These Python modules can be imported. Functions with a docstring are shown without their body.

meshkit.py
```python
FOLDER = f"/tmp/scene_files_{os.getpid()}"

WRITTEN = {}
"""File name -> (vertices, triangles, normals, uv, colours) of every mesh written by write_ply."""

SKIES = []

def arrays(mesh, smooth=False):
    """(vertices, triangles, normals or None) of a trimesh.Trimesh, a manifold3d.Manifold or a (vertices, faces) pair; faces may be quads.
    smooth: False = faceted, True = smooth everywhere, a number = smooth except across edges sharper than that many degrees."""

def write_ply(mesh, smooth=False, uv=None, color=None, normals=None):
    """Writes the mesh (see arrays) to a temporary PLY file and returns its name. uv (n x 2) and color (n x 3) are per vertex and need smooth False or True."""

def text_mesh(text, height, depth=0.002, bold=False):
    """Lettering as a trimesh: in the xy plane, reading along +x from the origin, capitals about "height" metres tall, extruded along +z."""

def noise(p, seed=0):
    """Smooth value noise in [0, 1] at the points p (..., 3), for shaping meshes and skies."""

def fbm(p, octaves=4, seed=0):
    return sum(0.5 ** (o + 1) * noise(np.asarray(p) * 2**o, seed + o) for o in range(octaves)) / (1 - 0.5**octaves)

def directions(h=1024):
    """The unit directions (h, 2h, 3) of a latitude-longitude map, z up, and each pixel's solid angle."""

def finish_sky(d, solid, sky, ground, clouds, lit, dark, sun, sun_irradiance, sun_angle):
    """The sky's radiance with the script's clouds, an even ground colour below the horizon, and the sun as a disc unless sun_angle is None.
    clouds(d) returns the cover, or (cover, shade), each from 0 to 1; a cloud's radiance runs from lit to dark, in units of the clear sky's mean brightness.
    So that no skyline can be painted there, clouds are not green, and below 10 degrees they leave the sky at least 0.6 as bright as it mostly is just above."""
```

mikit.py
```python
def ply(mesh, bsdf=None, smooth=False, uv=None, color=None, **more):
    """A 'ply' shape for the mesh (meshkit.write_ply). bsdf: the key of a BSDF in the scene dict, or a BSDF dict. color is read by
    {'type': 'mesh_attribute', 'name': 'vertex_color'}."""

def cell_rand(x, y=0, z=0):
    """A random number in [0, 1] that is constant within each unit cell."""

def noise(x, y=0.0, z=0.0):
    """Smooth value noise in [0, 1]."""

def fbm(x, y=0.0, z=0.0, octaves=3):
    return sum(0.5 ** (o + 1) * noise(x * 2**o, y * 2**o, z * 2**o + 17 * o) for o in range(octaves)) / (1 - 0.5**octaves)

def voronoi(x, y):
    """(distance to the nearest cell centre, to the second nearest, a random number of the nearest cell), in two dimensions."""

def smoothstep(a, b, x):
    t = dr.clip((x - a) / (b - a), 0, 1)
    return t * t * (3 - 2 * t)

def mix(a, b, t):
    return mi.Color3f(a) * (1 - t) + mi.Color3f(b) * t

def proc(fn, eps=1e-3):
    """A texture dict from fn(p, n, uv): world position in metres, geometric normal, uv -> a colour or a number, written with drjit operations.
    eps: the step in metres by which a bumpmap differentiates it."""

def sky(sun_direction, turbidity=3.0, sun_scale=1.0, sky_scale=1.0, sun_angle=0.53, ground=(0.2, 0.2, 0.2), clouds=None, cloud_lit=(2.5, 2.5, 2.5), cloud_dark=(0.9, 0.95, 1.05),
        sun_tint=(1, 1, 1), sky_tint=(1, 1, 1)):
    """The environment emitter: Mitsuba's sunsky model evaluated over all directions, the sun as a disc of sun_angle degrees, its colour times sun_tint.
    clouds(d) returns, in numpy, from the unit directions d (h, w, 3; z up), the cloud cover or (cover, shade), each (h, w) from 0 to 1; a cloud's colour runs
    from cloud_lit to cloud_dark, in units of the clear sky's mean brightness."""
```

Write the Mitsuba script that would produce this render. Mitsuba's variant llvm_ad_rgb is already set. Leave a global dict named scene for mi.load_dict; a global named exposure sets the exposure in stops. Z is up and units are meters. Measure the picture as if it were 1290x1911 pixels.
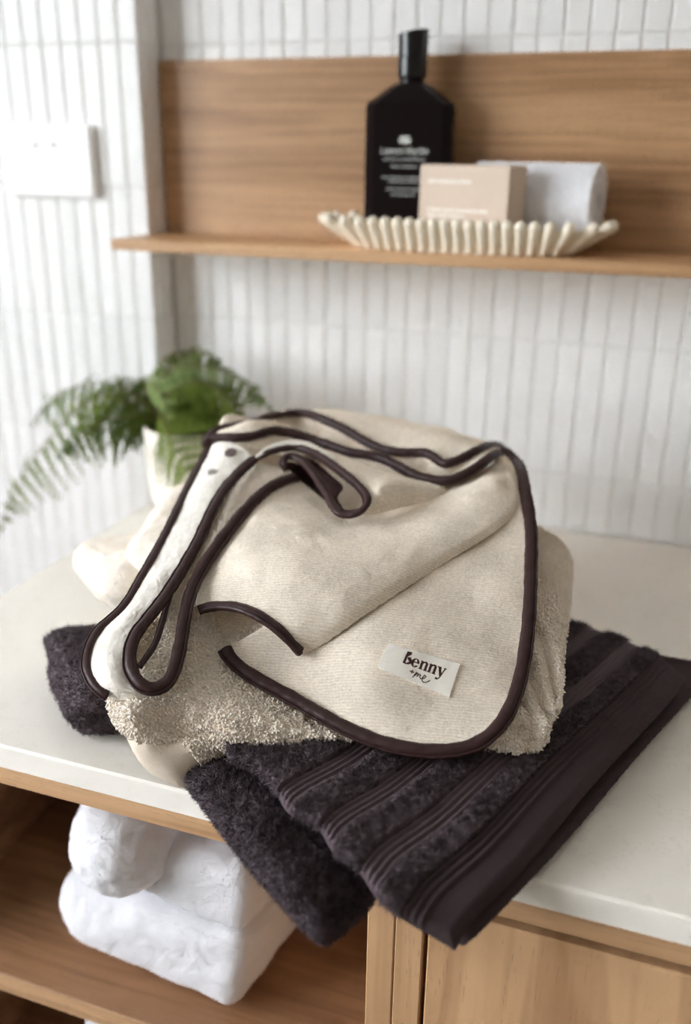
import math, random
import numpy as np, trimesh, manifold3d, shapely
import shapely.geometry as sg
from scipy.spatial import ConvexHull, Delaunay
from scipy.interpolate import CubicSpline, RBFInterpolator
import drjit as dr
import mitsuba as mi
import mikit, meshkit
from mikit import noise, fbm, voronoi, cell_rand, smoothstep, mix

T = mi.ScalarTransform4f
exposure = 6.42
# z = 0 is the top of the counter, y = 0 the face of the back wall, x = 0 the corner of the projecting wall
YAW, PITCH, ROLL, F_PX = 0.3319, 0.3690, 0.0138, 1700.0
CAM = np.array([0.5469, -0.9589, 0.3780])
_fw = np.array([-math.sin(YAW) * math.cos(PITCH), math.cos(YAW) * math.cos(PITCH), -math.sin(PITCH)])
_rt = np.array([math.cos(YAW), math.sin(YAW), 0.0])
_up = np.cross(_rt, _fw)
_up = -math.sin(ROLL) * _rt + math.cos(ROLL) * _up
scene, labels = {}, {}
scene['camera'] = {'type': 'thinlens', 'fov': 2 * math.degrees(math.atan(645 / F_PX)), 'fov_axis': 'x',
                   'aperture_radius': 0.0057, 'focus_distance': 0.590, 'near_clip': 0.01, 'far_clip': 60.0,
                   'to_world': T().look_at(origin=CAM.tolist(), target=(CAM + _fw).tolist(), up=_up.tolist())}


def overcast(d):
    n = meshkit.fbm(d * 3.0, 4, seed=3)
    return np.clip(0.75 + 0.5 * (n - 0.5), 0, 1), np.clip(0.35 + 0.8 * (n - 0.5), 0, 1)


scene['sky'] = mikit.sky([0.75, 0.35, 0.6], turbidity=3.5, sun_scale=0.0, sky_scale=1.0, clouds=overcast,
                         cloud_lit=(2.62, 2.56, 2.5), cloud_dark=(1.76, 1.75, 1.76), sky_tint=(1.0, 0.98, 0.94), ground=(0.3, 0.3, 0.29))


# ------------------------------------------------------------------ helpers
def add(key, mesh, bsdf, smooth=False, label=None, cat=None, group=None, kind=None, **kw):
    scene[key] = mikit.ply(mesh, bsdf, smooth=smooth, **kw)
    tag(key, label, cat, group, kind)
    return key


def tag(key, label=None, cat=None, group=None, kind=None):
    d = {k: v for k, v in (('label', label), ('category', cat), ('group', group), ('kind', kind)) if v}
    if d:
        labels[key] = d


def hull(pts):
    pts = np.asarray(pts, float)
    h = ConvexHull(pts)
    m = trimesh.Trimesh(pts, h.simplices, process=True)
    m.fix_normals()
    return m


def cbox(x0, x1, y0, y1, z0, z1, c=0.001):
    """A box with chamfered edges."""
    p = []
    for x, sx in ((x0, 1), (x1, -1)):
        for y, sy in ((y0, 1), (y1, -1)):
            for z, sz in ((z0, 1), (z1, -1)):
                p += [(x, y + sy * c, z + sz * c), (x + sx * c, y, z + sz * c), (x + sx * c, y + sy * c, z)]
    return hull(p)


def cat(*ms):
    return trimesh.util.concatenate([m for m in ms])


def man(m):
    return manifold3d.Manifold(manifold3d.Mesh(np.asarray(m.vertices, np.float32), np.asarray(m.faces, np.uint32)))


def tri(m):
    g = m.to_mesh()
    return trimesh.Trimesh(g.vert_properties[:, :3], g.tri_verts, process=False)


def rbox(sx, sy, sz, r, seg=16):
    """A box with rounded edges about the origin."""
    b = [manifold3d.Manifold.sphere(r, seg).translate((x * (sx / 2 - r), y * (sy / 2 - r), z * (sz / 2 - r))) for x in (-1, 1) for y in (-1, 1) for z in (-1, 1)]
    return tri(manifold3d.Manifold.batch_hull(b))


def spline(pts, n):
    """n points evenly along a smooth curve through the points."""
    pts = np.asarray(pts, float)
    t = np.r_[0, np.cumsum(np.maximum(np.linalg.norm(np.diff(pts, axis=0), axis=1), 1e-6) ** 0.5)]
    cs = CubicSpline(t, pts)
    q = cs(np.linspace(0, t[-1], n * 6))
    s = np.r_[0, np.cumsum(np.linalg.norm(np.diff(q, axis=0), axis=1))]
    g = np.linspace(0, s[-1], n)
    return np.stack([np.interp(g, s, q[:, k]) for k in range(q.shape[1])], 1)


def tube(path, radius, seg=10, up=(0, 0, 1), flat=1.0, caps=True):
    """A tube along a path; radius may vary; flat squeezes it along the frame's second axis. Returns (mesh)."""
    p = np.asarray(path, float)
    n = len(p)
    r = np.broadcast_to(np.asarray(radius, float), n)
    t = np.gradient(p, axis=0)
    t /= np.linalg.norm(t, axis=1, keepdims=True) + 1e-12
    ups = np.broadcast_to(np.asarray(up, float), p.shape)
    a = np.cross(t, ups)
    a /= np.linalg.norm(a, axis=1, keepdims=True) + 1e-12
    b = np.cross(a, t)
    th = np.arange(seg) * 2 * np.pi / seg
    v = p[:, None] + r[:, None, None] * (np.cos(th)[None, :, None] * a[:, None] + flat * np.sin(th)[None, :, None] * b[:, None])
    v = v.reshape(-1, 3)
    i = np.arange(n - 1)[:, None] * seg
    k = np.arange(seg)[None]
    k2 = (k + 1) % seg
    q = np.stack([i + k, i + k2, i + seg + k2, i + seg + k], -1).reshape(-1, 4)
    f = np.vstack([q[:, [0, 2, 1]], q[:, [0, 3, 2]]])
    if caps:
        v = np.vstack([v, p[0], p[-1]])
        c0, c1 = len(v) - 2, len(v) - 1
        kk = np.arange(seg)
        f = np.vstack([f, np.stack([np.full(seg, c0), kk, (kk + 1) % seg], 1),
                       np.stack([np.full(seg, c1), (n - 1) * seg + (kk + 1) % seg, (n - 1) * seg + kk], 1)])
    m = trimesh.Trimesh(v, f, process=False)
    if m.volume < 0:
        m.invert()
    return m


def lathe(prof, seg=48):
    prof = np.asarray(prof, float)
    return trimesh.creation.revolve(prof, sections=seg)


# ------------------------------------------------------------------ materials
def plastic(rgb, rough=0.4, spec=0.5, **kw):
    return {'type': 'principled', 'base_color': {'type': 'rgb', 'value': list(rgb)} if not isinstance(rgb, dict) else rgb, 'roughness': rough, 'specular': spec, **kw}


def wood(axis, light=(0.50, 0.315, 0.18), dark=(0.255, 0.135, 0.066), seed=0.0, band=1.0, arch=None):
    def fn(p, n, uv):
        c = [p.x, p.y, p.z]
        along = c[axis]
        a, b = [c[k] for k in range(3) if k != axis]
        w = 0.012 * (fbm(along * 6 + seed, a * 20, b * 20, octaves=3) - 0.5)
        broad = fbm(along * 2.2 + seed, a * 26 * band + w * 300, b * 26 * band + seed, octaves=3)
        line = fbm(along * 5, (a + w) * 210 + seed, (b + w) * 210, octaves=2)
        pore = noise(along * 110, a * 2300 + seed, b * 2300)
        if arch:
            u = dr.sqrt(dr.square(a - arch + 0.02 * noise(along * 7, a * 3)) + 0.0006) * 60 + along * 5.5
            line = line * 0.4 + 0.6 * smoothstep(0.25, 0.75, noise(u * 2.6 + seed, 0.5, 0.5))
            broad = broad * 0.45 + 0.55 * noise(u * 1.1 + seed, 3.5, 0.5)
        t = smoothstep(0.25, 0.75, broad) * 0.62 + smoothstep(0.3, 0.75, line) * 0.38
        col = mix(dark, light, 1 - t * 0.85)
        return col * (1 - 0.32 * smoothstep(0.68, 0.85, pore) * smoothstep(0.35, 0.6, fbm(along * 9, a * 160, b * 160, octaves=2)))
    return {'type': 'principled', 'base_color': mikit.proc(fn), 'roughness': 0.42, 'specular': 0.4}


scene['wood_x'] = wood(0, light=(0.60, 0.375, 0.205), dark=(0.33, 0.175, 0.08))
scene['wood_panel'] = wood(0, light=(0.50, 0.30, 0.158), dark=(0.24, 0.12, 0.052), seed=11.3, band=0.8)
scene['wood_z'] = wood(2, light=(0.60, 0.375, 0.205), dark=(0.33, 0.175, 0.08), seed=3.7)
scene['wood_drawer'] = wood(2, light=(0.60, 0.37, 0.20), dark=(0.25, 0.12, 0.05), seed=8.1, band=0.7, arch=0.56)
scene['wood_shaded'] = wood(0, light=(0.36, 0.195, 0.10), dark=(0.16, 0.075, 0.035), seed=5.0)  # the same oak darkened in colour to imitate shade inside the cabinet


def tile_fn(p, n, uv):
    k = cell_rand(dr.floor((p.x - 0.5183) / 0.0234), dr.floor((p.z - 0.0644) / 0.1415), 5)
    return mix((0.74, 0.74, 0.735), (0.80, 0.80, 0.795), k)


scene['tile_white'] = {'type': 'principled', 'base_color': mikit.proc(tile_fn), 'roughness': 0.34, 'specular': 0.35}
scene['paint_room'] = plastic((0.30, 0.262, 0.215), 0.8, 0.2)
scene['grout'] = plastic((0.71, 0.70, 0.685), 0.9, 0.1)
scene['paint_white'] = plastic((0.80, 0.80, 0.79), 0.7, 0.2)
scene['floor_tile'] = plastic((0.20, 0.19, 0.18), 0.5, 0.3)


def stone_fn(p, n, uv):
    f = smoothstep(0.62, 0.75, noise(p.x * 420, p.y * 420, p.z * 420)) * smoothstep(0.55, 0.7, noise(p.x * 90, p.y * 90, p.z * 90))
    return mix((0.84, 0.805, 0.735), (0.70, 0.65, 0.57), f * 0.22) * (0.97 + 0.06 * fbm(p.x * 12, p.y * 12, p.z * 12))


scene['stone'] = {'type': 'principled', 'base_color': mikit.proc(stone_fn), 'roughness': 0.32, 'specular': 0.45}
scene['black_void'] = plastic((0.02, 0.015, 0.012), 0.9, 0.1)

# ------------------------------------------------------------------ room
X0, X1, Y0, ZF, ZC = -1.60, 1.75, -3.2, -0.86, 1.55
NIB = 0.0439                                   # how far the projecting wall stands before the back wall
add('floor', cbox(X0, X1, Y0, 0.0, ZF - 0.05, ZF), 'floor_tile', kind='structure', label='pale bathroom floor')
add('ceiling', cbox(X0, X1, Y0, 0.0, ZC, ZC + 0.05), 'paint_white', kind='structure', label='white ceiling')
add('wall_right', cbox(X1, X1 + 0.05, Y0, 0.0, ZF, ZC), 'paint_room', kind='structure', label='grey painted right wall')
add('wall_front', cbox(X0, X1, Y0 - 0.05, Y0, ZF, ZC), 'paint_room', kind='structure', label='grey painted wall behind the viewer')
WY0, WY1, WZ0, WZ1 = -2.75, -0.88, 0.0, 1.4
left = man(cbox(X0 - 0.05, X0, Y0, 0.0, ZF, ZC)) - manifold3d.Manifold.cube((0.3, WY1 - WY0, WZ1 - WZ0)).translate((X0 - 0.2, WY0, WZ0))
add('wall_left', tri(left), 'paint_white', kind='structure', label='white painted left wall with a wide window')
fr = manifold3d.Manifold.cube((0.04, WY1 - WY0, WZ1 - WZ0)).translate((X0 - 0.045, WY0, WZ0))
for k in range(2):
    w = (WY1 - WY0 - 0.12) / 2
    fr -= manifold3d.Manifold.cube((0.2, w, WZ1 - WZ0 - 0.08)).translate((X0 - 0.1, WY0 + 0.04 + k * (w + 0.04), WZ0 + 0.04))
add('window_1', tri(fr), 'paint_white', kind='structure', label='white window frame')
# tiled walls: mortar bed, then every tile
BED = 0.005
add('wall_back', cbox(0.0, X1, BED * 0.4, 0.06, ZF, ZC), 'grout', kind='structure', label='back wall of narrow white stacked finger tiles')
add('wall_pier', cbox(X0, 0.0 - BED * 0.4, -NIB + BED * 0.4, 0.06, ZF, ZC), 'grout', kind='structure', label='projecting wall of narrow white stacked finger tiles')
PITCH_X, PITCH_Z, G = 0.0234, 0.1415, 0.0017
rng = np.random.default_rng(4)


def tile(x0, x1, z0, z1, y, yb):
    """One finger tile facing -y, its front edges bevelled and its face a touch out of true."""
    c = 0.0012
    ty = rng.normal(0, 0.00016, 4)
    f = [(x0 + c, y + ty[0], z0 + c), (x1 - c, y + ty[1], z0 + c), (x1 - c, y + ty[2], z1 - c), (x0 + c, y + ty[3], z1 - c)]
    m = [(x0, y + 0.0009, z0), (x1, y + 0.0009, z0), (x1, y + 0.0009, z1), (x0, y + 0.0009, z1)]
    b = [(x0, yb, z0), (x1, yb, z0), (x1, yb, z1), (x0, yb, z1)]
    v = np.array(f + m + b)
    fc = [[0, 1, 2], [0, 2, 3]]
    for a in (0, 4):
        for k in range(4):
            k2 = (k + 1) % 4
            fc += [[a + k2, a + k, a + 4 + k], [a + k2, a + 4 + k, a + 4 + k2]]
    fc += [[8, 10, 9], [8, 11, 10]]
    return trimesh.Trimesh(v, np.array(fc), process=False)


def numbered(base):
    k, name = 0, base
    while name in scene:
        k += 1
        name = f'{base}_{k:03d}'
    return name


for c in range(-23, 20):
    for r in range(-1, 5):
        x0 = 0.5183 + c * PITCH_X
        x1 = x0 + PITCH_X - G
        x0 = max(x0, 0.001)
        z0 = 0.0644 + (r - 1) * PITCH_Z
        z1 = z0 + PITCH_Z - G
        if x1 < 0.008 or z1 < 0.01 or (z1 < 0.47 and z0 > 0.29) or z0 > 0.62:
            continue
        add(numbered('wall_back__tile'), tile(x0, x1, max(z0, 0.002), z1, 0.0, 0.005), 'tile_white')
for c in range(24):
    for r in range(-2, 5):
        x1 = -0.0016 - c * PITCH_X
        z0 = 0.0644 + (r - 1) * PITCH_Z
        add(numbered('wall_pier__tile'), tile(x1 - PITCH_X + G, x1, z0, z0 + PITCH_Z - G, -NIB, -NIB + 0.005), 'tile_white')
for c, (w0, w1) in enumerate(((-NIB + 0.0055, -NIB + 0.0215), (-NIB + 0.0234, -0.0012))):
    for r in range(0, 5):
        z0 = 0.0644 + (r - 1) * PITCH_Z
        m = tile(w0, w1, z0, z0 + PITCH_Z - G, 0.0, 0.005)
        v = m.vertices.copy()
        m.vertices = np.stack([-v[:, 1] - 0.0005, v[:, 0], v[:, 2]], 1)
        add(numbered('wall_pier__tile'), m, 'tile_white')

# ------------------------------------------------------------------ vanity
YF = -0.5397                                   # front of the counter
add('countertop', cbox(0.002, 1.6, YF, -0.001, -0.020, 0.0, 0.0016), 'stone', label='white stone countertop with a square front edge under the towels', cat='countertop')
ST, ZB = 0.0180, -0.72
YC = YF + 0.003
K = 'vanity_cabinet'
add(K + '__top_rail', cbox(0.004, 1.6, YC, -0.02, -0.036, -0.0205, 0.0006), 'wood_x')
add(K + '__side_panel', cbox(0.004, 0.022, YC + 0.004, -0.02, ZB, -0.0365, 0.0006), 'wood_shaded')
add(K + '__side_panel_001', cbox(0.4196, 0.4374, YC, -0.02, ZB, -0.0365, 0.0008), 'wood_z')
add(K + '__side_panel_002', cbox(0.4379, 0.4557, YC, -0.02, ZB, -0.0365, 0.0008), 'wood_z')
add(K + '__shelf', cbox(0.0225, 0.419, YC + 0.0092, -0.02, -0.256, -0.238, 0.0006), 'wood_shaded')
add(K + '__shelf_001', cbox(0.0225, 0.419, YC + 0.008, -0.02, -0.456, -0.438, 0.0006), 'wood_shaded')
add(K + '__shelf_edging', cbox(0.0225, 0.419, YC + 0.008, YC + 0.0091, -0.256, -0.238, 0.0003), 'wood_x', label='pale oak edging strip')
add(K + '__base_panel', cbox(0.0225, 1.6, YC + 0.008, -0.02, ZB, ZB + 0.018, 0.0006), 'wood_shaded')
add(K + '__back_panel', cbox(0.0225, 1.6, -0.019, -0.004, ZB, -0.0365, 0.0006), 'wood_shaded')
add(K + '__drawer_front', cbox(0.4587, 1.06, YC, YC + 0.018, -0.40, -0.0425, 0.0010), 'wood_drawer', label='wide oak drawer front')
add(K + '__drawer_front_001', cbox(0.4587, 1.06, YC, YC + 0.018, -0.71, -0.4035, 0.0010), 'wood_drawer')
tag(K, 'oak vanity cabinet under the counter with an open towel shelf and a drawer', 'cabinet')

# ------------------------------------------------------------------ recessed wood shelf
PY, SQ, SZ, STK = -0.008, -0.116, 0.2985, 0.0105
K = 'wall_shelf'
add(K + '__back_board', cbox(0.001, 1.3, PY, -0.0002, SZ + 0.0002, 0.4735, 0.0006), 'wood_panel', label='horizontal grain oak back board')
lip = man(cbox(0.0012, 1.3, SQ, -0.0002, SZ - STK, SZ, 0.0008)) + man(cbox(-0.0045, 0.02, SQ, -NIB - 0.0006, SZ - STK, SZ, 0.0008))
add(K + '__ledge', tri(lip), 'wood_x', label='thin oak ledge')
tag(K, 'oak wall ledge with a wide back board, set into the white tiles', 'shelf')

# ------------------------------------------------------------------ power outlet
scene['outlet_white'] = plastic((0.86, 0.86, 0.85), 0.3, 0.5)
scene['outlet_slot'] = plastic((0.06, 0.06, 0.06), 0.6, 0.2)
K = 'power_outlet'
OX, OZ, OW, OH = -0.0606 - 0.058, 0.409 - 0.037, 0.116, 0.074
plate = rbox(OW, 0.012, OH, 0.003, 12)
plate.apply_translation((OX, -NIB - 0.0045, OZ))
plate = man(plate)
for sx in (-1, 1):
    plate -= man(cbox(OX + sx * 0.0115 - 0.0062, OX + sx * 0.0115 + 0.0062, -NIB - 0.02, -NIB - 0.0085, OZ + 0.0035, OZ + 0.0205, 0.0005))
add(K + '__plate', tri(plate), 'outlet_white', smooth=30)
for sx in (-1, 1):
    cx = OX + sx * 0.0115
    sw = hull([(cx + a * 0.0058, y, OZ + z) for a in (-1, 1) for y, z in ((-NIB - 0.0086, 0.004), (-NIB - 0.0086, 0.020), (-NIB - 0.0125, 0.004), (-NIB - 0.0108, 0.020))])
    add(numbered(K + '__rocker_switch'), sw, 'outlet_white')
    add(numbered(K + '__indicator_mark'), cbox(cx - 0.003, cx + 0.003, -NIB - 0.0122, -NIB - 0.0112, OZ + 0.0145, OZ + 0.018, 0.0003), 'outlet_slot')
    px = OX + sx * 0.0225
    for ax, az, ang in ((-0.0055, -0.007, 30), (0.0055, -0.007, -30), (0, -0.0205, 0)):
        s = trimesh.creation.box((0.0017, 0.0012, 0.0068))
        s.apply_transform(trimesh.transformations.rotation_matrix(math.radians(ang), (0, 1, 0)))
        s.apply_translation((px + ax, -NIB - 0.0101, OZ + az))
        add(numbered(K + '__pin_slot'), s, 'outlet_slot')
tag(K, 'white double power outlet on the tiled projecting wall', 'power outlet')

# ------------------------------------------------------------------ ribbed dish on the ledge
scene['dish_cream'] = plastic((0.80, 0.73, 0.60), 0.45, 0.4)
K = 'ribbed_dish'
DX, DY, DZ = 0.3540, -0.0660, SZ
BA, BB, RA, RB, DH = 0.1040, 0.0400, 0.1370, 0.0530, 0.0260


def oval(a, b, n, e=2.6):
    t = np.linspace(0, 2 * np.pi, 4000)
    x, y = a * np.sign(np.cos(t)) * np.abs(np.cos(t)) ** (2 / e), b * np.sign(np.sin(t)) * np.abs(np.sin(t)) ** (2 / e)
    s = np.r_[0, np.cumsum(np.hypot(np.diff(x), np.diff(y)))]
    g = np.arange(n) / n * s[-1]
    return np.stack([np.interp(g, s, x), np.interp(g, s, y)], 1)


NR = 46
base, rim = oval(BA, BB, NR), None
# a rib leans out along its own spoke of the rim
tb = np.linspace(0, 2 * np.pi, 4000)
rim = oval(RA, RB, NR)
base = oval(BA, BB, 46, 3.2)
NR = 46
tg_ = np.roll(base, -1, 0) - np.roll(base, 1, 0)
nm_ = np.c_[tg_[:, 1], -tg_[:, 0]] / np.linalg.norm(tg_, axis=1, keepdims=True)
rim = base + nm_ * (0.0125 + 0.0205 * np.abs(nm_[:, :1]) ** 1.3)
floor_o = oval(BA + 0.002, BB + 0.001, 64)
fl = trimesh.creation.extrude_polygon(sg.Polygon(floor_o), 0.005, engine='earcut')
wall_in = [np.c_[base + (rim - base) * s - nm_ * 0.0035, np.full(46, z)] for s, z in ((0.0, 0.0), (0.95, DH - 0.003))]
wall_out = [np.c_[base + (rim - base) * s - nm_ * 0.0005, np.full(46, z)] for s, z in ((0.95, DH - 0.003), (0.0, 0.0))]
rings = np.array(wall_in + wall_out)
v = rings.reshape(-1, 3)
f = []
for a in range(4):
    b = (a + 1) % 4
    for k in range(46):
        k2 = (k + 1) % 46
        f += [[a * 46 + k, a * 46 + k2, b * 46 + k2], [a * 46 + k, b * 46 + k2, b * 46 + k]]
wall = trimesh.Trimesh(v, np.array(f), process=False)
if wall.volume < 0:
    wall.invert()
bowl = cat(fl, wall)
bowl.apply_translation((DX, DY, DZ + 0.0004))
add(K + '__bowl', bowl, 'dish_cream')
for k in range(NR):
    p0 = np.array([base[k][0], base[k][1], 0.0042])
    p1 = np.array([rim[k][0], rim[k][1], DH])
    r0, r1 = 0.0041, 0.0056
    s0, s1 = trimesh.creation.icosphere(1, r0), trimesh.creation.icosphere(1, r1)
    m = hull(np.vstack([s0.vertices + p0, s1.vertices + p1]))
    m.apply_translation((DX, DY, DZ))
    add(numbered(K + '__rib'), m, 'dish_cream', smooth=60)
tag(K, 'cream oval dish with a scalloped ribbed rim on the oak ledge', 'dish')

# ------------------------------------------------------------------ dark bottle standing in the dish
scene['bottle_dark'] = plastic((0.007, 0.0045, 0.005), 0.10, 0.14)
scene['cap_black'] = plastic((0.006, 0.006, 0.007), 0.2, 0.4)
scene['print_grey'] = plastic((0.55, 0.56, 0.54), 0.6, 0.3)
scene['print_dim'] = plastic((0.30, 0.305, 0.31), 0.6, 0.3)
K = 'lotion_bottle'
BX, BY, BZ = 0.2900, -0.0370, DZ + 0.0060
RB_ = trimesh.transformations.rotation_matrix(math.radians(6), (0, 0, 1))


def place(m, x, y, z, R=None):
    m = m.copy()
    if R is not None:
        m.apply_transform(R)
    m.apply_translation((x, y, z))
    return m


def slab(w, d, c):
    """Octagon-cornered outline."""
    return np.array([(-w + c, -d), (w - c, -d), (w, -d + c), (w, d - c), (w - c, d), (-w + c, d), (-w, d - c), (-w, -d + c)])


lev = [(0.0, 0.0405, 0.0150, 0.008), (0.002, 0.0425, 0.0170, 0.009), (0.121, 0.0425, 0.0170, 0.009), (0.1245, 0.0410, 0.0163, 0.0085), (0.1385, 0.0200, 0.0140, 0.007), (0.1415, 0.0150, 0.0130, 0.007)]
body = None
for (z0, w0, d0, c0), (z1, w1, d1, c1) in zip(lev[:-1], lev[1:]):
    h = man(hull(np.vstack([np.c_[slab(w0, d0, c0), np.full(8, z0)], np.c_[slab(w1, d1, c1), np.full(8, z1)]])))
    body = h if body is None else body + h
neck = lathe([(0, 0.134), (0.0124, 0.134), (0.0124, 0.1435), (0.0114, 0.1440), (0.0114, 0.1465), (0, 0.1465)], 40)
body += man(neck)
add(K + '__body', place(tri(body), BX, BY, BZ, RB_), 'bottle_dark', smooth=28)
cap = lathe([(0, 0.1450), (0.0112, 0.1450), (0.0136, 0.1466), (0.0140, 0.149), (0.0140, 0.1625), (0.0135, 0.1630), (0.0135, 0.1642), (0.0141, 0.1647), (0.0143, 0.1875), (0, 0.1875)], 48)
cut = trimesh.creation.box((0.06, 0.06, 0.02))
cut.apply_transform(trimesh.transformations.rotation_matrix(math.radians(-9), (0, 1, 0)))
cut.apply_translation((-0.003, 0, 0.1950))
capm = man(cap) - man(cut)
add(K + '__cap', place(tri(capm), BX, BY, BZ, RB_), 'cap_black', smooth=35)


def lettering(txt, h, x, z, bold=False, d=0.0003):
    m = meshkit.text_mesh(txt, h, d, bold)
    w = m.bounds[1][0] + m.bounds[0][0]
    m.apply_translation((-w / 2, 0, 0))
    v = m.vertices.copy()
    m.vertices = np.stack([v[:, 0] + x, -0.0170 - v[:, 2] + 0.00005, v[:, 1] + z], 1)
    if m.volume < 0:
        m.invert()
    return m


def wordbars(rows, x, h):
    """Lines of print too small to read: word-length strokes."""
    out = []
    for z, words in rows:
        tot = sum(words) + 0.0012 * (len(words) - 1)
        q = x - tot / 2
        for w in words:
            out.append(cbox(q, q + w, -0.01725, -0.0169, z, z + h, 0.0001))
            q += w + 0.0012
    return cat(*out)


CX = -0.002
leaf = []
for a, L in ((-62, 0.0075), (-35, 0.0085), (-12, 0.008), (12, 0.008), (35, 0.0085), (62, 0.0075)):
    t = np.linspace(0, np.pi, 9)
    o = np.r_[np.c_[np.sin(t) * 0.0017, t / np.pi * L], np.c_[-np.sin(t[::-1]) * 0.0017, t[::-1] / np.pi * L]][:-1]
    c_, s_ = math.cos(math.radians(-a)), math.sin(math.radians(-a))
    o = np.c_[o[:, 0] * c_ - o[:, 1] * s_, o[:, 0] * s_ + o[:, 1] * c_]
    g = trimesh.creation.extrude_polygon(sg.Polygon(o).buffer(0), 0.0003, engine='earcut')
    v = g.vertices
    g.vertices = np.stack([v[:, 0] + CX, -0.01695 - v[:, 2], v[:, 1] + 0.0885], 1)
    leaf.append(g)
logo = cat(*leaf)
prints = cat(logo, lettering('Lemon Myrtle', 0.0052, CX, 0.0795, True))
add(K + '__label_print', place(prints, BX, BY, BZ, RB_), 'print_grey', label='pale leaf emblem and lettering')
fine = wordbars([(0.0735, (0.013, 0.004, 0.021)), (0.0670, (0.008, 0.016)), (0.0570, (0.006, 0.013, 0.004, 0.016)), (0.0535, (0.009, 0.006, 0.012)), (0.0465, (0.008, 0.013, 0.010)), (0.0415, (0.006, 0.011, 0.004))], CX, 0.0018)
add(K + '__fine_print', place(fine, BX, BY, BZ, RB_), 'print_dim')
tag(K, 'dark brown squared bottle with a black cap standing in the ribbed dish', 'bottle')

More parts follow.
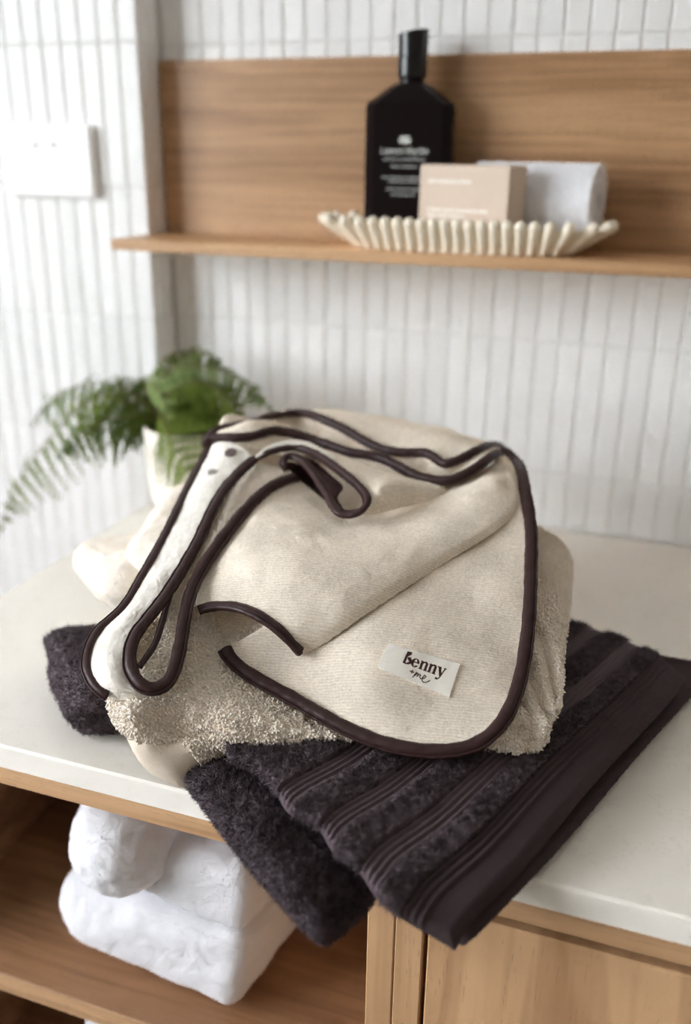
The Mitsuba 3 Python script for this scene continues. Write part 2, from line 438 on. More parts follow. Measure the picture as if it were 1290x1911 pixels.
# ------------------------------------------------------------------ soap bar
scene['soap_paper'] = plastic((0.58, 0.46, 0.365), 0.5, 0.3)
scene['soap_print'] = plastic((0.76, 0.70, 0.63), 0.5, 0.3)
K = 'soap_bar'
RS = trimesh.transformations.rotation_matrix(math.radians(-19), (0, 0, 1))
SX, SY, SZ_ = 0.3630, -0.0810, DZ + 0.0068
bar = rbox(0.096, 0.032, 0.070, 0.0028, 12)
bar.apply_translation((0, 0, 0.035))
add(K + '__wrapper', place(bar, SX, SY, SZ_, RS), 'soap_paper', smooth=35)
for z, words in ((0.0540, (0.010, 0.021, 0.014)), (0.0290, (0.017, 0.013, 0.022, 0.011)), (0.0240, (0.012, 0.019, 0.009))):
    q = -0.038
    pr = []
    for w in words:
        pr.append(cbox(q, q + w, -0.0163, -0.0158, z, z + 0.0026, 0.0001))
        q += w + 0.0008
    add(numbered(K + '__wrapper_print'), place(cat(*pr), SX, SY, SZ_, RS), 'soap_print', label='faint white print')
tag(K, 'peach wrapped soap bar in the ribbed dish in front of the bottle', 'soap')


# ------------------------------------------------------------------ cloth materials
def cloth(rgb, fleck=0.10, scale=700.0, sheen=0.6, rough=0.95, bump=None, bscale=0.0006):
    r0 = np.array(rgb)

    def fn(p, n, uv):
        k = fbm(p.x * scale, p.y * scale, p.z * scale, octaves=2)
        g = fbm(p.x * 60, p.y * 60, p.z * 60, octaves=2)
        return mi.Color3f(*[float(c) for c in r0]) * (1 + fleck * 2 * (k - 0.5) + fleck * 0.8 * (g - 0.5))
    b = {'type': 'principled', 'base_color': mikit.proc(fn), 'roughness': rough, 'specular': 0.15, 'sheen': sheen, 'sheen_tint': 0.4}
    if bump is not None:
        b = {'type': 'bumpmap', 'arbitrary': mikit.proc(bump, eps=3e-4), 'scale': bscale, 'bsdf': b}
    return {'type': 'twosided', 'bsdf': b}


scene['terry_white'] = cloth((0.74, 0.74, 0.765), 0.05, 700, bump=lambda p, n, uv: fbm(p.x * 600, p.y * 600, p.z * 600, octaves=2), bscale=0.0003)


def vnoise(m, amp, freq, seed=0, octaves=3):
    """The mesh with its vertices moved along their normals by noise."""
    n = m.vertex_normals
    h = meshkit.fbm(m.vertices * freq + 31.7, octaves, seed) - 0.5
    m = m.copy()
    m.vertices = m.vertices + n * (2 * amp * h)[:, None]
    return m


def tufts(m, count, length, width, seed=0, lean=0.5, keep=None, down=0.0, fine=False):
    """Short pointed three-sided threads standing on the mesh's surface."""
    r = np.random.default_rng(seed)
    pts, fi = trimesh.sample.sample_surface(m, count, seed=seed)
    nrm = m.face_normals[fi]
    if keep is not None:
        ok = keep(pts, nrm)
        pts, nrm = pts[ok], nrm[ok]
    n = len(pts)
    d = nrm + r.normal(0, lean, (n, 3)) + np.array([0, 0, -down])
    d /= np.linalg.norm(d, axis=1, keepdims=True)
    a = np.cross(d, r.normal(size=(n, 3)))
    a /= np.linalg.norm(a, axis=1, keepdims=True)
    b = np.cross(d, a)
    L = length * r.uniform(0.6, 1.25, n)[:, None]
    W = width * r.uniform(0.7, 1.3, n)[:, None]
    p0 = pts - nrm * (length * 0.15)
    bend = r.normal(0, 0.25, (n, 3)) * L
    c3 = [(math.cos(t), math.sin(t)) for t in (0, 2.094, 4.189)]
    if not fine:
        v = np.stack([p0 + W * (c * a + s * b) for c, s in c3] + [p0 + d * L + bend * 0.5], 1).reshape(-1, 3)
        f0 = np.array([[0, 1, 3], [1, 2, 3], [2, 0, 3]])
        return trimesh.Trimesh(v, (f0[None] + (np.arange(n) * 4)[:, None, None]).reshape(-1, 3), process=False)
    v = [p0 + W * (c * a + s * b) for c, s in c3] + [p0 + d * L * 0.6 + bend * 0.4 + W * 0.85 * (c * a + s * b) for c, s in c3] + [p0 + d * L + bend]
    v = np.stack(v, 1).reshape(-1, 3)
    f0 = np.array([[0, 1, 4], [0, 4, 3], [1, 2, 5], [1, 5, 4], [2, 0, 3], [2, 3, 5], [3, 4, 6], [4, 5, 6], [5, 3, 6]])
    f = (f0[None] + (np.arange(n) * 7)[:, None, None]).reshape(-1, 3)
    return trimesh.Trimesh(v, f, process=False)


def loops(m, count, length, width, seed=0, lean=0.45, keep=None):
    """Blunt upright terry loops, each a small four-sided nub."""
    r = np.random.default_rng(seed)
    pts, fi = trimesh.sample.sample_surface(m, count * 4, seed=seed)
    nrm = m.face_normals[fi]
    if keep is not None:
        ok = keep(pts, nrm)
        pts, nrm = pts[ok], nrm[ok]
    _, one = np.unique(np.floor(pts / (width * 1.75)).astype(int), axis=0, return_index=True)
    pts, nrm = pts[one], nrm[one]
    n = len(pts)
    d = nrm + r.normal(0, lean, (n, 3))
    d /= np.linalg.norm(d, axis=1, keepdims=True)
    a = np.cross(d, r.normal(size=(n, 3)))
    a /= np.linalg.norm(a, axis=1, keepdims=True)
    b = np.cross(d, a)
    L = length * r.uniform(0.65, 1.25, n)[:, None]
    W = width * r.uniform(0.7, 1.2, n)[:, None]
    p0 = pts - nrm * (length * 0.1)
    ring = [(1, 0), (0, 1), (-1, 0), (0, -1)]
    lev = ((0.0, 0.75), (0.5, 1.0), (0.86, 0.68))
    v = np.stack([p0 + d * L * h + W * w * (c * a + s * b) for h, w in lev for c, s in ring] + [p0 + d * L], 1).reshape(-1, 3)
    f0 = []
    for k in range(4):
        k2 = (k + 1) % 4
        for o in (0, 4):
            f0 += [[o + k, o + k2, o + 4 + k2], [o + k, o + 4 + k2, o + 4 + k]]
        f0 += [[8 + k, 8 + k2, 12]]
    f = (np.array(f0)[None] + (np.arange(n) * 13)[:, None, None]).reshape(-1, 3)
    return trimesh.Trimesh(v, f, process=False)


# ------------------------------------------------------------------ rolled face cloth in the dish
K = 'rolled_face_cloth'
th = np.linspace(0, 2 * np.pi * 2.6, 190)
rad = 0.0075 + (0.0322 - 0.0075) * th / th[-1]
sp = np.c_[rad * np.cos(th + 0.8), rad * np.sin(th + 0.8)]
outer, inner = [], []
tn = np.gradient(sp, axis=0)
tn /= np.linalg.norm(tn, axis=1, keepdims=True)
nn = np.c_[tn[:, 1], -tn[:, 0]]
poly = sg.Polygon(np.vstack([sp + nn * 0.0030, (sp - nn * 0.0030)[::-1]])).buffer(0.0006).simplify(0.0002)
roll = trimesh.creation.extrude_polygon(poly, 0.116, engine='earcut')
roll = tri(man(roll).refine_to_length(0.0026)) if man(roll).num_tri() > 0 else roll.subdivide_to_size(0.003)
v = roll.vertices
roll.vertices = np.stack([v[:, 2] - 0.058, v[:, 0], v[:, 1] * 1.0], 1)
roll.fix_normals()
roll = vnoise(roll, 0.0010, 260, 2, 2)
rr = trimesh.transformations.rotation_matrix(math.radians(-9), (0, 0, 1))
roll = place(roll, 0.4180, -0.0445, DZ + 0.0480, rr)
add(K + '__cloth', cat(roll, tufts(roll, 16000, 0.0018, 0.0004, 5)), 'terry_white', smooth=True)
tag(K, 'small white towel rolled up behind the soap bar in the ribbed dish', 'face cloth')

# ------------------------------------------------------------------ potted fern at the end of the counter
scene['pot_cream'] = {'type': 'principled', 'base_color': mikit.proc(lambda p, n, uv: mix((0.72, 0.66, 0.57), (0.80, 0.76, 0.69), fbm(p.x * 60, p.y * 60, p.z * 35))), 'roughness': 0.75, 'specular': 0.2}
scene['soil'] = plastic((0.05, 0.035, 0.025), 0.95, 0.1)
PXc, PYc = 0.0830, -0.1180
K = 'potted_fern'
pot = lathe([(0, 0), (0.034, 0), (0.040, 0.003), (0.049, 0.035), (0.053, 0.075), (0.0535, 0.108), (0.0525, 0.112), (0.0495, 0.111), (0.0485, 0.092), (0, 0.092)], 56)
add(K + '__pot', place(pot, PXc, PYc, 0.0004), 'pot_cream', smooth=40)
add(K + '__soil', place(lathe([(0, 0.090), (0.0483, 0.090), (0.0475, 0.0955), (0, 0.098)], 40), PXc, PYc, 0.0004), 'soil', smooth=40)
LEAF = []
for i, (c0, c1) in enumerate((((0.038, 0.068, 0.012), (0.105, 0.150, 0.028)), ((0.070, 0.108, 0.018), (0.18, 0.235, 0.050)), ((0.12, 0.17, 0.06), (0.27, 0.35, 0.14)))):
    def lf(p, n, uv, c0=c0, c1=c1):
        return mix(c0, c1, fbm(p.x * 90, p.y * 90, p.z * 90, octaves=2))
    scene[f'fern_{i}'] = {'type': 'principledthin', 'base_color': mikit.proc(lf), 'roughness': 0.5, 'diff_trans': 0.55}
    LEAF.append(f'fern_{i}')
scene['fern_stem'] = plastic((0.11, 0.085, 0.03), 0.6, 0.3)


def frond(pts, width, npair=26, seed=0, droop=0.35, face=(0, -0.3, 1)):
    npair = int(npair * 0.62)
    """An arching frond: midrib plus two rows of pinnae, each cut into small lobes. Returns (blade, rib)."""
    r = np.random.default_rng(seed)
    n = npair + 5
    c = spline(pts, n)
    t = np.gradient(c, axis=0)
    t /= np.linalg.norm(t, axis=1, keepdims=True)
    V, F = [], []
    up0 = np.array(face, float)
    for i in range(4, n):
        s = (i - 4) / (n - 5)
        w = width * (math.sin(math.pi * min(1, 0.16 + 0.84 * s) ** 0.75) ** 0.8 if s < 0.999 else 0.05)
        w = max(w, width * 0.05)
        nrm = up0 - t[i] * (up0 @ t[i])
        nrm /= np.linalg.norm(nrm)
        sd = np.cross(t[i], nrm)
        for sg_ in (-1, 1):
            d = sd * sg_ * 0.93 + t[i] * (0.33 + r.normal(0, 0.05)) - nrm * droop * r.uniform(0.5, 1.3)
            d /= np.linalg.norm(d)
            L = 1.15 * w * r.uniform(0.85, 1.1)
            q = np.cross(d, nrm)
            q /= np.linalg.norm(q)
            k_ = 9
            o = c[i] + t[i] * r.normal(0, 0.001)
            for j in range(k_):
                a = (j + 0.2) / k_
                lw = 0.0044 * (width / 0.05) ** 0.5 * (1 - a) ** 0.6 + 0.0007
                for e in (-1, 1):
                    b0 = o + d * L * a - nrm * (a * a * L * 0.25)
                    b1 = o + d * L * (a + 0.95 / k_) - nrm * (a * a * L * 0.25)
                    tip = b0 * 0.3 + b1 * 0.7 + q * e * lw - nrm * 0.0006 + d * lw * 0.35
                    k0 = len(V)
                    V += [b0, b1, tip, b0 * 0.75 + b1 * 0.25 + q * e * lw * 0.75]
                    F += [[k0, k0 + 1, k0 + 2], [k0, k0 + 2, k0 + 3]]
    rib = tube(c, np.linspace(0.0011, 0.0003, n), 6)
    return trimesh.Trimesh(np.array(V), np.array(F), process=False), rib


CROWN = np.array([PXc - 0.006, PYc - 0.006, 0.098])
FRONDS = [
    # the tips and middles of the arching fronds
    ([[0.0246, -0.1350, 0.1279], [-0.0073, -0.1500, 0.1430], [-0.0548, -0.1650, 0.1036], [-0.0990, -0.1750, 0.0526], [-0.1362, -0.1800, -0.0179]], 0.050, 1, 30, (0.3, -0.5, 1)),
    ([[0.0286, -0.1300, 0.1330], [-0.0164, -0.1200, 0.1473], [-0.0691, -0.1200, 0.1365], [-0.1250, -0.1200, 0.0906]], 0.046, 0, 24, (0.1, -0.5, 1)),
    ([[0.0334, -0.1500, 0.1237], [0.0037, -0.1800, 0.1196], [-0.0242, -0.2100, 0.0903]], 0.040, 0, 22, (0.2, -0.7, 1)),
    ([[-0.0069, -0.1000, 0.1286], [-0.0848, -0.0800, 0.1167], [-0.1373, -0.0750, 0.1106]], 0.040, 2, 22, (0.1, -0.8, 0.8)),
    ([[0.0392, -0.1200, 0.1346], [0.0580, -0.1150, 0.1673], [0.1001, -0.1100, 0.1727], [0.1345, -0.1050, 0.1603], [0.1655, -0.1000, 0.1333]], 0.050, 2, 30, (0.0, -0.6, 1)),
    ([[0.0511, -0.1300, 0.1293], [0.0876, -0.1350, 0.1598], [0.1269, -0.1400, 0.1560], [0.1470, -0.1400, 0.1242]], 0.046, 1, 26, (0.0, -0.7, 1)),
    ([[0.0207, -0.1000, 0.1343], [0.0248, -0.0800, 0.1665], [0.0506, -0.0650, 0.1777], [0.0910, -0.0550, 0.1580]], 0.042, 1, 24, (0.0, -0.7, 1)),
    ([[0.0567, -0.1400, 0.1265], [0.0999, -0.1950, 0.1170], [0.1273, -0.2150, 0.0931], [0.1459, -0.2150, 0.0566]], 0.046, 1, 24, (0.0, -1, 0.5)),
    ([[0.0567, -0.1500, 0.1347], [0.0798, -0.2000, 0.1731], [0.1088, -0.2250, 0.1708], [0.1127, -0.2250, 0.1426]], 0.026, 2, 24, (-0.4, -1, 0.4)),
    ([[0.0515, -0.1200, 0.1240], [0.0842, -0.1200, 0.1301], [0.1266, -0.1300, 0.1195], [0.1380, -0.1300, 0.0915]], 0.040, 0, 22, (0.0, -0.8, 1)),
    ([[0.0343, -0.1300, 0.1217], [0.0032, -0.1300, 0.1066], [-0.0128, -0.1400, 0.0832]], 0.034, 0, 18, (0.1, -0.8, 1)),
    ([[0.0352, -0.1200, 0.1253], [0.0144, -0.1000, 0.1397], [-0.0217, -0.0800, 0.1413], [-0.0618, -0.0700, 0.1230]], 0.036, 0, 20, (0.1, -0.7, 1)),
    ([[0.0447, -0.1200, 0.1203], [0.0878, -0.1500, 0.1292], [0.1140, -0.1600, 0.1146], [0.1245, -0.1650, 0.0886]], 0.036, 0, 20, (0.0, -0.9, 0.7)),
]
for k, (pts, w, tone, npair, face) in enumerate(FRONDS):
    blade, rib = frond(np.vstack([CROWN + np.array([0.006 * math.cos(k * 2.4), 0.006 * math.sin(k * 2.4), -0.008]), pts]), w, npair, k, 0.85 if k in (4, 5, 6, 9) else 0.45, face)
    key = numbered(K + '__frond')
    add(key, blade, LEAF[tone])
    add(key + '__stem', rib, 'fern_stem', smooth=60)
tag(K, 'green fern with long arching fronds in a cream pot on the counter', 'potted plant')

# ================================================================== towels on the counter
LEAN = math.radians(35)
FO = np.array([0.35, -0.40, 0.10])
FM = np.array([[1, 0, 0], [0, math.cos(LEAN), math.sin(LEAN)], [0, -math.sin(LEAN), math.cos(LEAN)]])


def sth(p):
    return (np.asarray(p, float) - FO) @ FM.T


def xyz(q):
    return np.asarray(q, float) @ FM + FO


def path(*segs, n=40):
    """A closed outline from open curves, each smoothed through its own points."""
    return np.vstack([spline(s, n) if len(s) > 2 else np.linspace(s[0], s[1], n) for s in segs])


def sheet(outline, inner, res=0.0018, thick=0.003, R=None, disp=None, edges=None, smooth=2e-6, pick=None):
    """A piece of cloth: a smooth surface through the outline and the inner points, as thick as given, its edges rounded over R.
    edges: curves to which the rounding is kept; disp(P, d): relief along the surface's lift; pick(P): splits the top into several meshes."""
    from scipy.spatial import cKDTree
    o = sth(outline)
    ring = sg.Polygon(o[:, :2])
    if not ring.is_valid:
        a0 = ring.area
        ring = shapely.make_valid(ring)
        ring = max((g for a in getattr(ring, 'geoms', [ring]) for g in getattr(a, 'geoms', [a]) if g.geom_type == 'Polygon'), key=lambda g: g.area)
        if ring.area < 0.98 * a0:
            print('sheet outline crosses itself', a0, ring.area)
    if ring.geom_type != 'Polygon':
        ring = max(ring.geoms, key=lambda g: g.area)
    ctl = np.vstack([o[:: max(1, len(o) // 140)]] + ([sth(inner)] if len(inner) else []))
    _, idx = np.unique(np.round(ctl[:, :2], 4), axis=0, return_index=True)
    ctl = ctl[idx]
    rbf = RBFInterpolator(ctl[:, :2], ctl[:, 2], smoothing=smooth, kernel='thin_plate_spline')
    nb = max(24, int(ring.exterior.length / res))
    bp = np.array([ring.exterior.interpolate(k / nb, normalized=True).coords[0] for k in range(nb)])
    x0, y0, x1, y1 = ring.bounds
    gx, gy = np.meshgrid(np.arange(x0, x1, res), np.arange(y0, y1, res * 0.866))
    gx = gx + (np.arange(len(gx))[:, None] % 2) * res * 0.5
    g = np.c_[gx.ravel(), gy.ravel()]
    ib = ring.buffer(-res * 0.6)
    g = g[shapely.contains_xy(ib, g[:, 0], g[:, 1])]
    p = np.vstack([bp, g])
    f = Delaunay(p).simplices
    c = p[f].mean(1)
    f = f[shapely.contains_xy(ring, c[:, 0], c[:, 1])]
    a = p[f]
    cr = (a[:, 1, 0] - a[:, 0, 0]) * (a[:, 2, 1] - a[:, 0, 1]) - (a[:, 1, 1] - a[:, 0, 1]) * (a[:, 2, 0] - a[:, 0, 0])
    f[cr < 0] = f[cr < 0][:, ::-1]
    f = f[np.abs(cr) > 1e-12]
    h = rbf(p)
    dd, ii = cKDTree(bp).query(p)
    d = dd
    if edges is not None:
        e2 = np.vstack([sth(spline(e, 160))[:, :2] for e in edges])
        d = cKDTree(e2).query(p)[0]
    top = h.copy()
    if R:
        k = 1 - np.minimum(d / R, 1)
        top = h - thick * (1 - np.sqrt(np.maximum(0, 1 - k ** 2)))
    if disp is not None:
        w = np.minimum(dd / (2 * res), 1)
        top = top + disp(xyz(np.c_[p, top]), d) * w
    n = len(p)
    edge = np.arange(nb)
    bot = h - thick
    bot[:nb] = np.minimum(top[:nb] - 0.0002, h[:nb] - thick * 0.6)
    V = xyz(np.vstack([np.c_[p, top], np.c_[p, bot]]))
    e2 = np.roll(edge, -1)
    area2 = np.sum(bp[:, 0] * np.roll(bp[:, 1], -1) - np.roll(bp[:, 0], -1) * bp[:, 1])
    sk = np.vstack([np.c_[edge, e2 + n, e2], np.c_[edge, edge + n, e2 + n]])
    if area2 < 0:
        sk = sk[:, ::-1]
    F = np.vstack([f, f[:, ::-1] + n, sk])
    m = trimesh.Trimesh(V, F, process=False)
    if pick is None:
        return m
    who = pick(V[f].mean(1))
    out = []
    for w in np.unique(who):
        out.append((w, f[who == w]))
    return V, out, np.vstack([f[:, ::-1] + n, sk])


TAPE = np.array([(-1.0, -0.35), (-1.0, 0.10), (-0.86, 0.62), (-0.55, 0.92), (-0.15, 1.0), (0.22, 0.90), (0.50, 0.58), (0.60, 0.22), (0.68, 0.20), (0.76, 0.46), (0.90, 0.46), (1.0, 0.12), (0.98, -0.30), (0.3, -0.75), (-0.5, -0.75)])


def binding(pts, r=0.0043, flat=0.55, n=None, seed=0, up=None, lift=0.0008, pucker=0.05, side=1):
    """Satin tape folded over an edge: a plump band with a stitched lip along one side."""
    q = spline(pts, n or max(30, int(np.linalg.norm(np.diff(np.asarray(pts), axis=0), axis=1).sum() / 0.0013)))
    n_ = len(q)
    s = np.arange(n_)
    rg = np.random.default_rng(seed)
    rr = r * (1 + pucker * np.sin(s * 0.45 + seed) * np.sin(s * 0.13 + seed * 2) + pucker * 0.5 * np.convolve(rg.normal(0, 1, n_ + 6), np.ones(7) / 7, 'valid'))
    u = FM[2] if up is None else np.asarray(up, float)
    q = q + FM[2] * lift
    t = np.gradient(q, axis=0)
    t /= np.linalg.norm(t, axis=1, keepdims=True)
    a = np.cross(t, np.broadcast_to(u, t.shape)) * side
    a /= np.linalg.norm(a, axis=1, keepdims=True)
    b = np.cross(a, t) * side
    prof = TAPE
    k = len(prof)
    hump = 1 + 0.10 * np.convolve(rg.normal(0, 1, n_ + 4), np.ones(5) / 5, 'valid')
    v = q[:, None] + (rr[:, None] * prof[None, :, 0])[..., None] * a[:, None] + (rr[:, None] * flat * hump[:, None] * prof[None, :, 1])[..., None] * b[:, None]
    v = np.vstack([v.reshape(-1, 3), q[:1], q[-1:]])
    i0 = np.arange(n_ - 1)[:, None] * k
    j0 = np.arange(k)[None]
    j1 = (j0 + 1) % k
    qd = np.stack([i0 + j0, i0 + j1, i0 + k + j1, i0 + k + j0], -1).reshape(-1, 4)
    c0, c1 = len(v) - 2, len(v) - 1
    jj = np.arange(k)
    f = np.vstack([qd[:, [0, 1, 2]], qd[:, [0, 2, 3]], np.c_[np.full(k, c0), (jj + 1) % k, jj], np.c_[np.full(k, c1), (n_ - 1) * k + jj, (n_ - 1) * k + (jj + 1) % k]])
    m = trimesh.Trimesh(v, f, process=False)
    if m.volume < 0:
        m.invert()
    return m


# materials
def velour_bump(p, n, uv):
    a = p.x * 0.32 + p.y * 0.95 + 0.25 * p.z
    w = 0.0016 * (noise(p.x * 160, p.y * 160, p.z * 160) - 0.5)
    row = dr.sin((p.y * 0.80 - p.x * 0.16 + p.z * 0.58 + w) * (2 * math.pi / 0.0019))
    return 0.16 * row * noise(p.x * 300, p.y * 300, p.z * 300) + 1.0 * fbm(p.x * 850, p.y * 850, p.z * 850, octaves=2)


def velour_col(base):
    def fn(p, n, uv):
        row = dr.sin((p.y * 0.80 - p.x * 0.16 + p.z * 0.58 + 0.0016 * (noise(p.x * 160, p.y * 160, p.z * 160) - 0.5)) * (2 * math.pi / 0.0019))
        k = fbm(p.x * 900, p.y * 900, p.z * 900, octaves=2) - 0.5
        g = fbm(p.x * 45, p.y * 45, p.z * 45, octaves=3) - 0.5
        return mi.Color3f(*base) * (1 + 0.46 * k + 0.07 * row + 0.40 * g)
    return fn


BEIGE = (0.725, 0.645, 0.540)
TERRY = (0.810, 0.745, 0.655)
scene['velour_beige'] = {'type': 'twosided', 'bsdf': {'type': 'bumpmap', 'arbitrary': mikit.proc(velour_bump, eps=3e-4), 'scale': 0.0004,
                         'bsdf': {'type': 'principled', 'base_color': mikit.proc(velour_col(BEIGE)), 'roughness': 0.95, 'specular': 0.1, 'sheen': 0.5, 'sheen_tint': 0.5}}}
scene['terry_beige'] = cloth(TERRY, 0.12, 420, bump=lambda p, n, uv: fbm(p.x * 520, p.y * 520, p.z * 520, octaves=2), bscale=0.0008)
scene['weave_beige'] = cloth((0.60, 0.52, 0.42), 0.08, 900, bump=lambda p, n, uv: dr.sin(p.x * 5200) * dr.sin((p.y - p.z) * 5200), bscale=0.0002)
scene['terry_cream'] = cloth((0.80, 0.765, 0.70), 0.14, 420, bump=lambda p, n, uv: fbm(p.x * 520, p.y * 520, p.z * 520, octaves=2), bscale=0.0008)


def satin_fn(p, n, uv):
    return mix((0.029, 0.0138, 0.013), (0.042, 0.0208, 0.0195), fbm(p.x * 260, p.y * 260, p.z * 260, octaves=2))


scene['satin_brown'] = {'type': 'twosided', 'bsdf': {'type': 'bumpmap', 'arbitrary': mikit.proc(lambda p, n, uv: fbm(p.x * 240, p.y * 240, p.z * 240, octaves=2), eps=4e-4), 'scale': 0.0006,
                        'bsdf': {'type': 'principled', 'base_color': mikit.proc(satin_fn), 'roughness': 0.42, 'specular': 0.24, 'sheen': 0.0, 'sheen_tint': 0.5}}}
PLUM = (0.088, 0.068, 0.077)
scene['terry_plum'] = cloth(PLUM, 0.85, 420, sheen=0.8, bump=lambda p, n, uv: fbm(p.x * 420, p.y * 420, p.z * 420, octaves=2), bscale=0.0006)
scene['weave_plum'] = cloth((0.045, 0.031, 0.034), 0.14, 1100, sheen=0.6, rough=0.8, bump=lambda p, n, uv: dr.sin(p.x * 4800 + p.y * 1600) * dr.sin(p.y * 4000 - p.x * 1500 + p.z * 3000), bscale=0.00025)

scene['band_plum'] = cloth((0.085, 0.062, 0.070), 0.14, 1100, sheen=0.7, rough=0.6)

# ------------------------------------------------------------------ plum bath towel, diagonal, hanging over the front edge
K = 'plum_bath_towel'
pe_front = [[0.4860, -0.5990, -0.0040], [0.4675, -0.5987, 0.0030], [0.4409, -0.5956, 0.0140], [0.4278, -0.5873, 0.0200], [0.4112, -0.5825, 0.0240], [0.3987, -0.5723, 0.0280], [0.3806, -0.5686, 0.0300], [0.3677, -0.5580, 0.0320], [0.3284, -0.5434, 0.0360]]
pe_right = [[0.4860, -0.5990, -0.0040], [0.4946, -0.5814, 0.0080], [0.5111, -0.5553, 0.0180], [0.5378, -0.4871, 0.0260], [0.5681, -0.4116, 0.0300], [0.5960, -0.3362, 0.0320]]
pe_back = [[0.5960, -0.3362, 0.0320], [0.5793, -0.3089, 0.0310], [0.5551, -0.2917, 0.0310], [0.5297, -0.2798, 0.0310], [0.5038, -0.2740, 0.0310], [0.4776, -0.2729, 0.0310]]
hid = [pe_back[-1], [0.30, -0.30, 0.030], pe_front[-1]]
pf = np.array(pe_front)
pr_ = np.array(pe_right)
PA, PB = pf[0], pr_[-1]
# distance from the hem edge, measured across the hem
hem_dir = (PB - PA)[:2] / np.linalg.norm((PB - PA)[:2])
PRC = spline(pe_right, 200)
PFC = spline(pe_front, 200)
# where the woven bands cross the front fold, as distance along it
_fs = np.r_[0, np.cumsum(np.linalg.norm(np.diff(PFC, axis=0), axis=1))]


def along_front(p3):
    k = np.argmin(np.linalg.norm(PFC - np.asarray(p3), axis=1))
    return _fs[k]


marks = [along_front(pe_front[k]) for k in range(len(pe_front))]
MK_HEM, MK_R1 = marks[1], marks[1] + 0.014
BANDS = [(marks[2], marks[3]), (marks[4], marks[5]), (marks[6], marks[7])]
_axis_f = (pf[-1] - pf[0])[:2]
_axis_h = (PB - PA)[:2]
_inv = np.linalg.inv(np.stack([_axis_f, _axis_h], 1))


def front_pos(P):
    """Metres along the front fold of the point's own line across the towel."""
    q = (P[:, :2] - PA[:2]) @ _inv.T
    # follow the sag of the hem
    lin = q[:, 0]
    tv = np.clip(q[:, 1], 0, 1)
    qq = (PRC[:, :2] - PA[:2]) @ _inv.T
    off = np.interp(tv, qq[:, 1], qq[:, 0])
    lf = (PFC[:, :2] - PA[:2]) @ _inv.T
    return np.interp(lin - off, lf[:, 0], _fs)


def plum_zone(P):
    s = front_pos(P)
    z = np.zeros(len(P), int)
    z[s < MK_R1] = 1
    for k, (a, b) in enumerate(BANDS):
        z[(s >= a) & (s <= b)] = 2 + k
    return z


def plum_disp(P, d):
    s = front_pos(P)
    z = plum_zone(P)
    pile = (meshkit.fbm(P * 330, 3, 4) - 0.42) * 0.0046 + (meshkit.fbm(P * 70, 2, 9) - 0.5) * 0.004 + 0.0026
    band = np.full(len(P), -0.0012)
    for a, b in BANDS:
        m = (s >= a) & (s <= b)
        band[m] += 0.0026 * np.abs(np.sin((s[m] - a) / (b - a) * math.pi * 4.0))
    hem = np.full(len(P), -0.0008)
    r = (s > MK_HEM) & (s < MK_R1)
    hem[r] += 0.0022 * np.abs(np.sin((s[r] - MK_HEM) / (MK_R1 - MK_HEM) * math.pi * 3))
    return np.where(z == 0, pile, np.where(z == 1, hem, band))


V, groups, rest = sheet(path(pe_front[::-1], pe_right, pe_back, hid, n=80), [[0.42, -0.42, 0.036], [0.50, -0.40, 0.034], [0.38, -0.50, 0.037], [0.45, -0.52, 0.033], [0.54, -0.42, 0.031], [0.55, -0.35, 0.032]],
                        res=0.0011, thick=0.010, R=0.008, disp=plum_disp, edges=[pe_front, pe_right, pe_back], pick=plum_zone)
top = None
for w, f in groups:
    m = trimesh.Trimesh(V, np.vstack([f, rest]) if w == 0 else f, process=False)
    m.remove_unreferenced_vertices()
    if w == 0:
        tt = trimesh.Trimesh(V, f, process=False)
        vis = lambda p, n: (p[:, 0] > 0.31) & ((p[:, 1] < -0.44) | (p[:, 0] > 0.47))
        top = cat(m, tufts(tt, 100000, 0.0036, 0.00042, 7, 0.7, vis, 0.12))
        add(K + '__top_fold', top, 'terry_plum', smooth=True, label='thick dark plum pile')
    elif w == 1:
        add(K + '__hem', m, 'weave_plum', smooth=True, label='flat woven plum hem')
    else:
        add(numbered(K + '__woven_band'), m, 'band_plum', smooth=True, label='ribbed smooth woven band')
# the lower hem that shows past the upper one
lo_r = [[0.4872, -0.5829, -0.0170], [0.4948, -0.5801, -0.0080], [0.5127, -0.5555, 0.0060], [0.5340, -0.5057, 0.0095], [0.5691, -0.4072, 0.0095], [0.6046, -0.3139, 0.0090], [0.6201, -0.2665, 0.0090]]
lo_l = [[0.4872, -0.5829, -0.0170], [0.4719, -0.5834, -0.0060], [0.4600, -0.5814, 0.0000]]
add(K + '__lower_hem', sheet(path(lo_l[::-1], lo_r, [lo_r[-1], [0.57, -0.27, 0.011]], [[0.57, -0.27, 0.009], [0.44, -0.48, 0.008], lo_l[-1]], n=60), [], res=0.003, thick=0.007, R=0.005, edges=[lo_r, lo_l]), 'weave_plum', smooth=True)
# the under fold hanging at the left
uf_l = [[0.3007, -0.5463, 0.0120], [0.3307, -0.5656, 0.0060], [0.3549, -0.5796, -0.0010], [0.3845, -0.5939, -0.0100], [0.4057, -0.6025, -0.0170], [0.4137, -0.6030, -0.0190]]
uf_b = [[0.4137, -0.6030, -0.0190], [0.4216, -0.5902, -0.0170], [0.4317, -0.5716, -0.0100]]
uf_t = [[0.4323, -0.5736, -0.0080], [0.4071, -0.5499, 0.0060], [0.3687, -0.5222, 0.0180], [0.3252, -0.4993, 0.0200], [0.2979, -0.4999, 0.0180], [0.3007, -0.5463, 0.0120]]
uf_in = [[0.3342, -0.5501, 0.0170], [0.3617, -0.5715, 0.0100], [0.3938, -0.5845, -0.0000], [0.4113, -0.5883, -0.0100], [0.3591, -0.5501, 0.0160], [0.3847, -0.5619, 0.0090], [0.4151, -0.5722, -0.0040]]
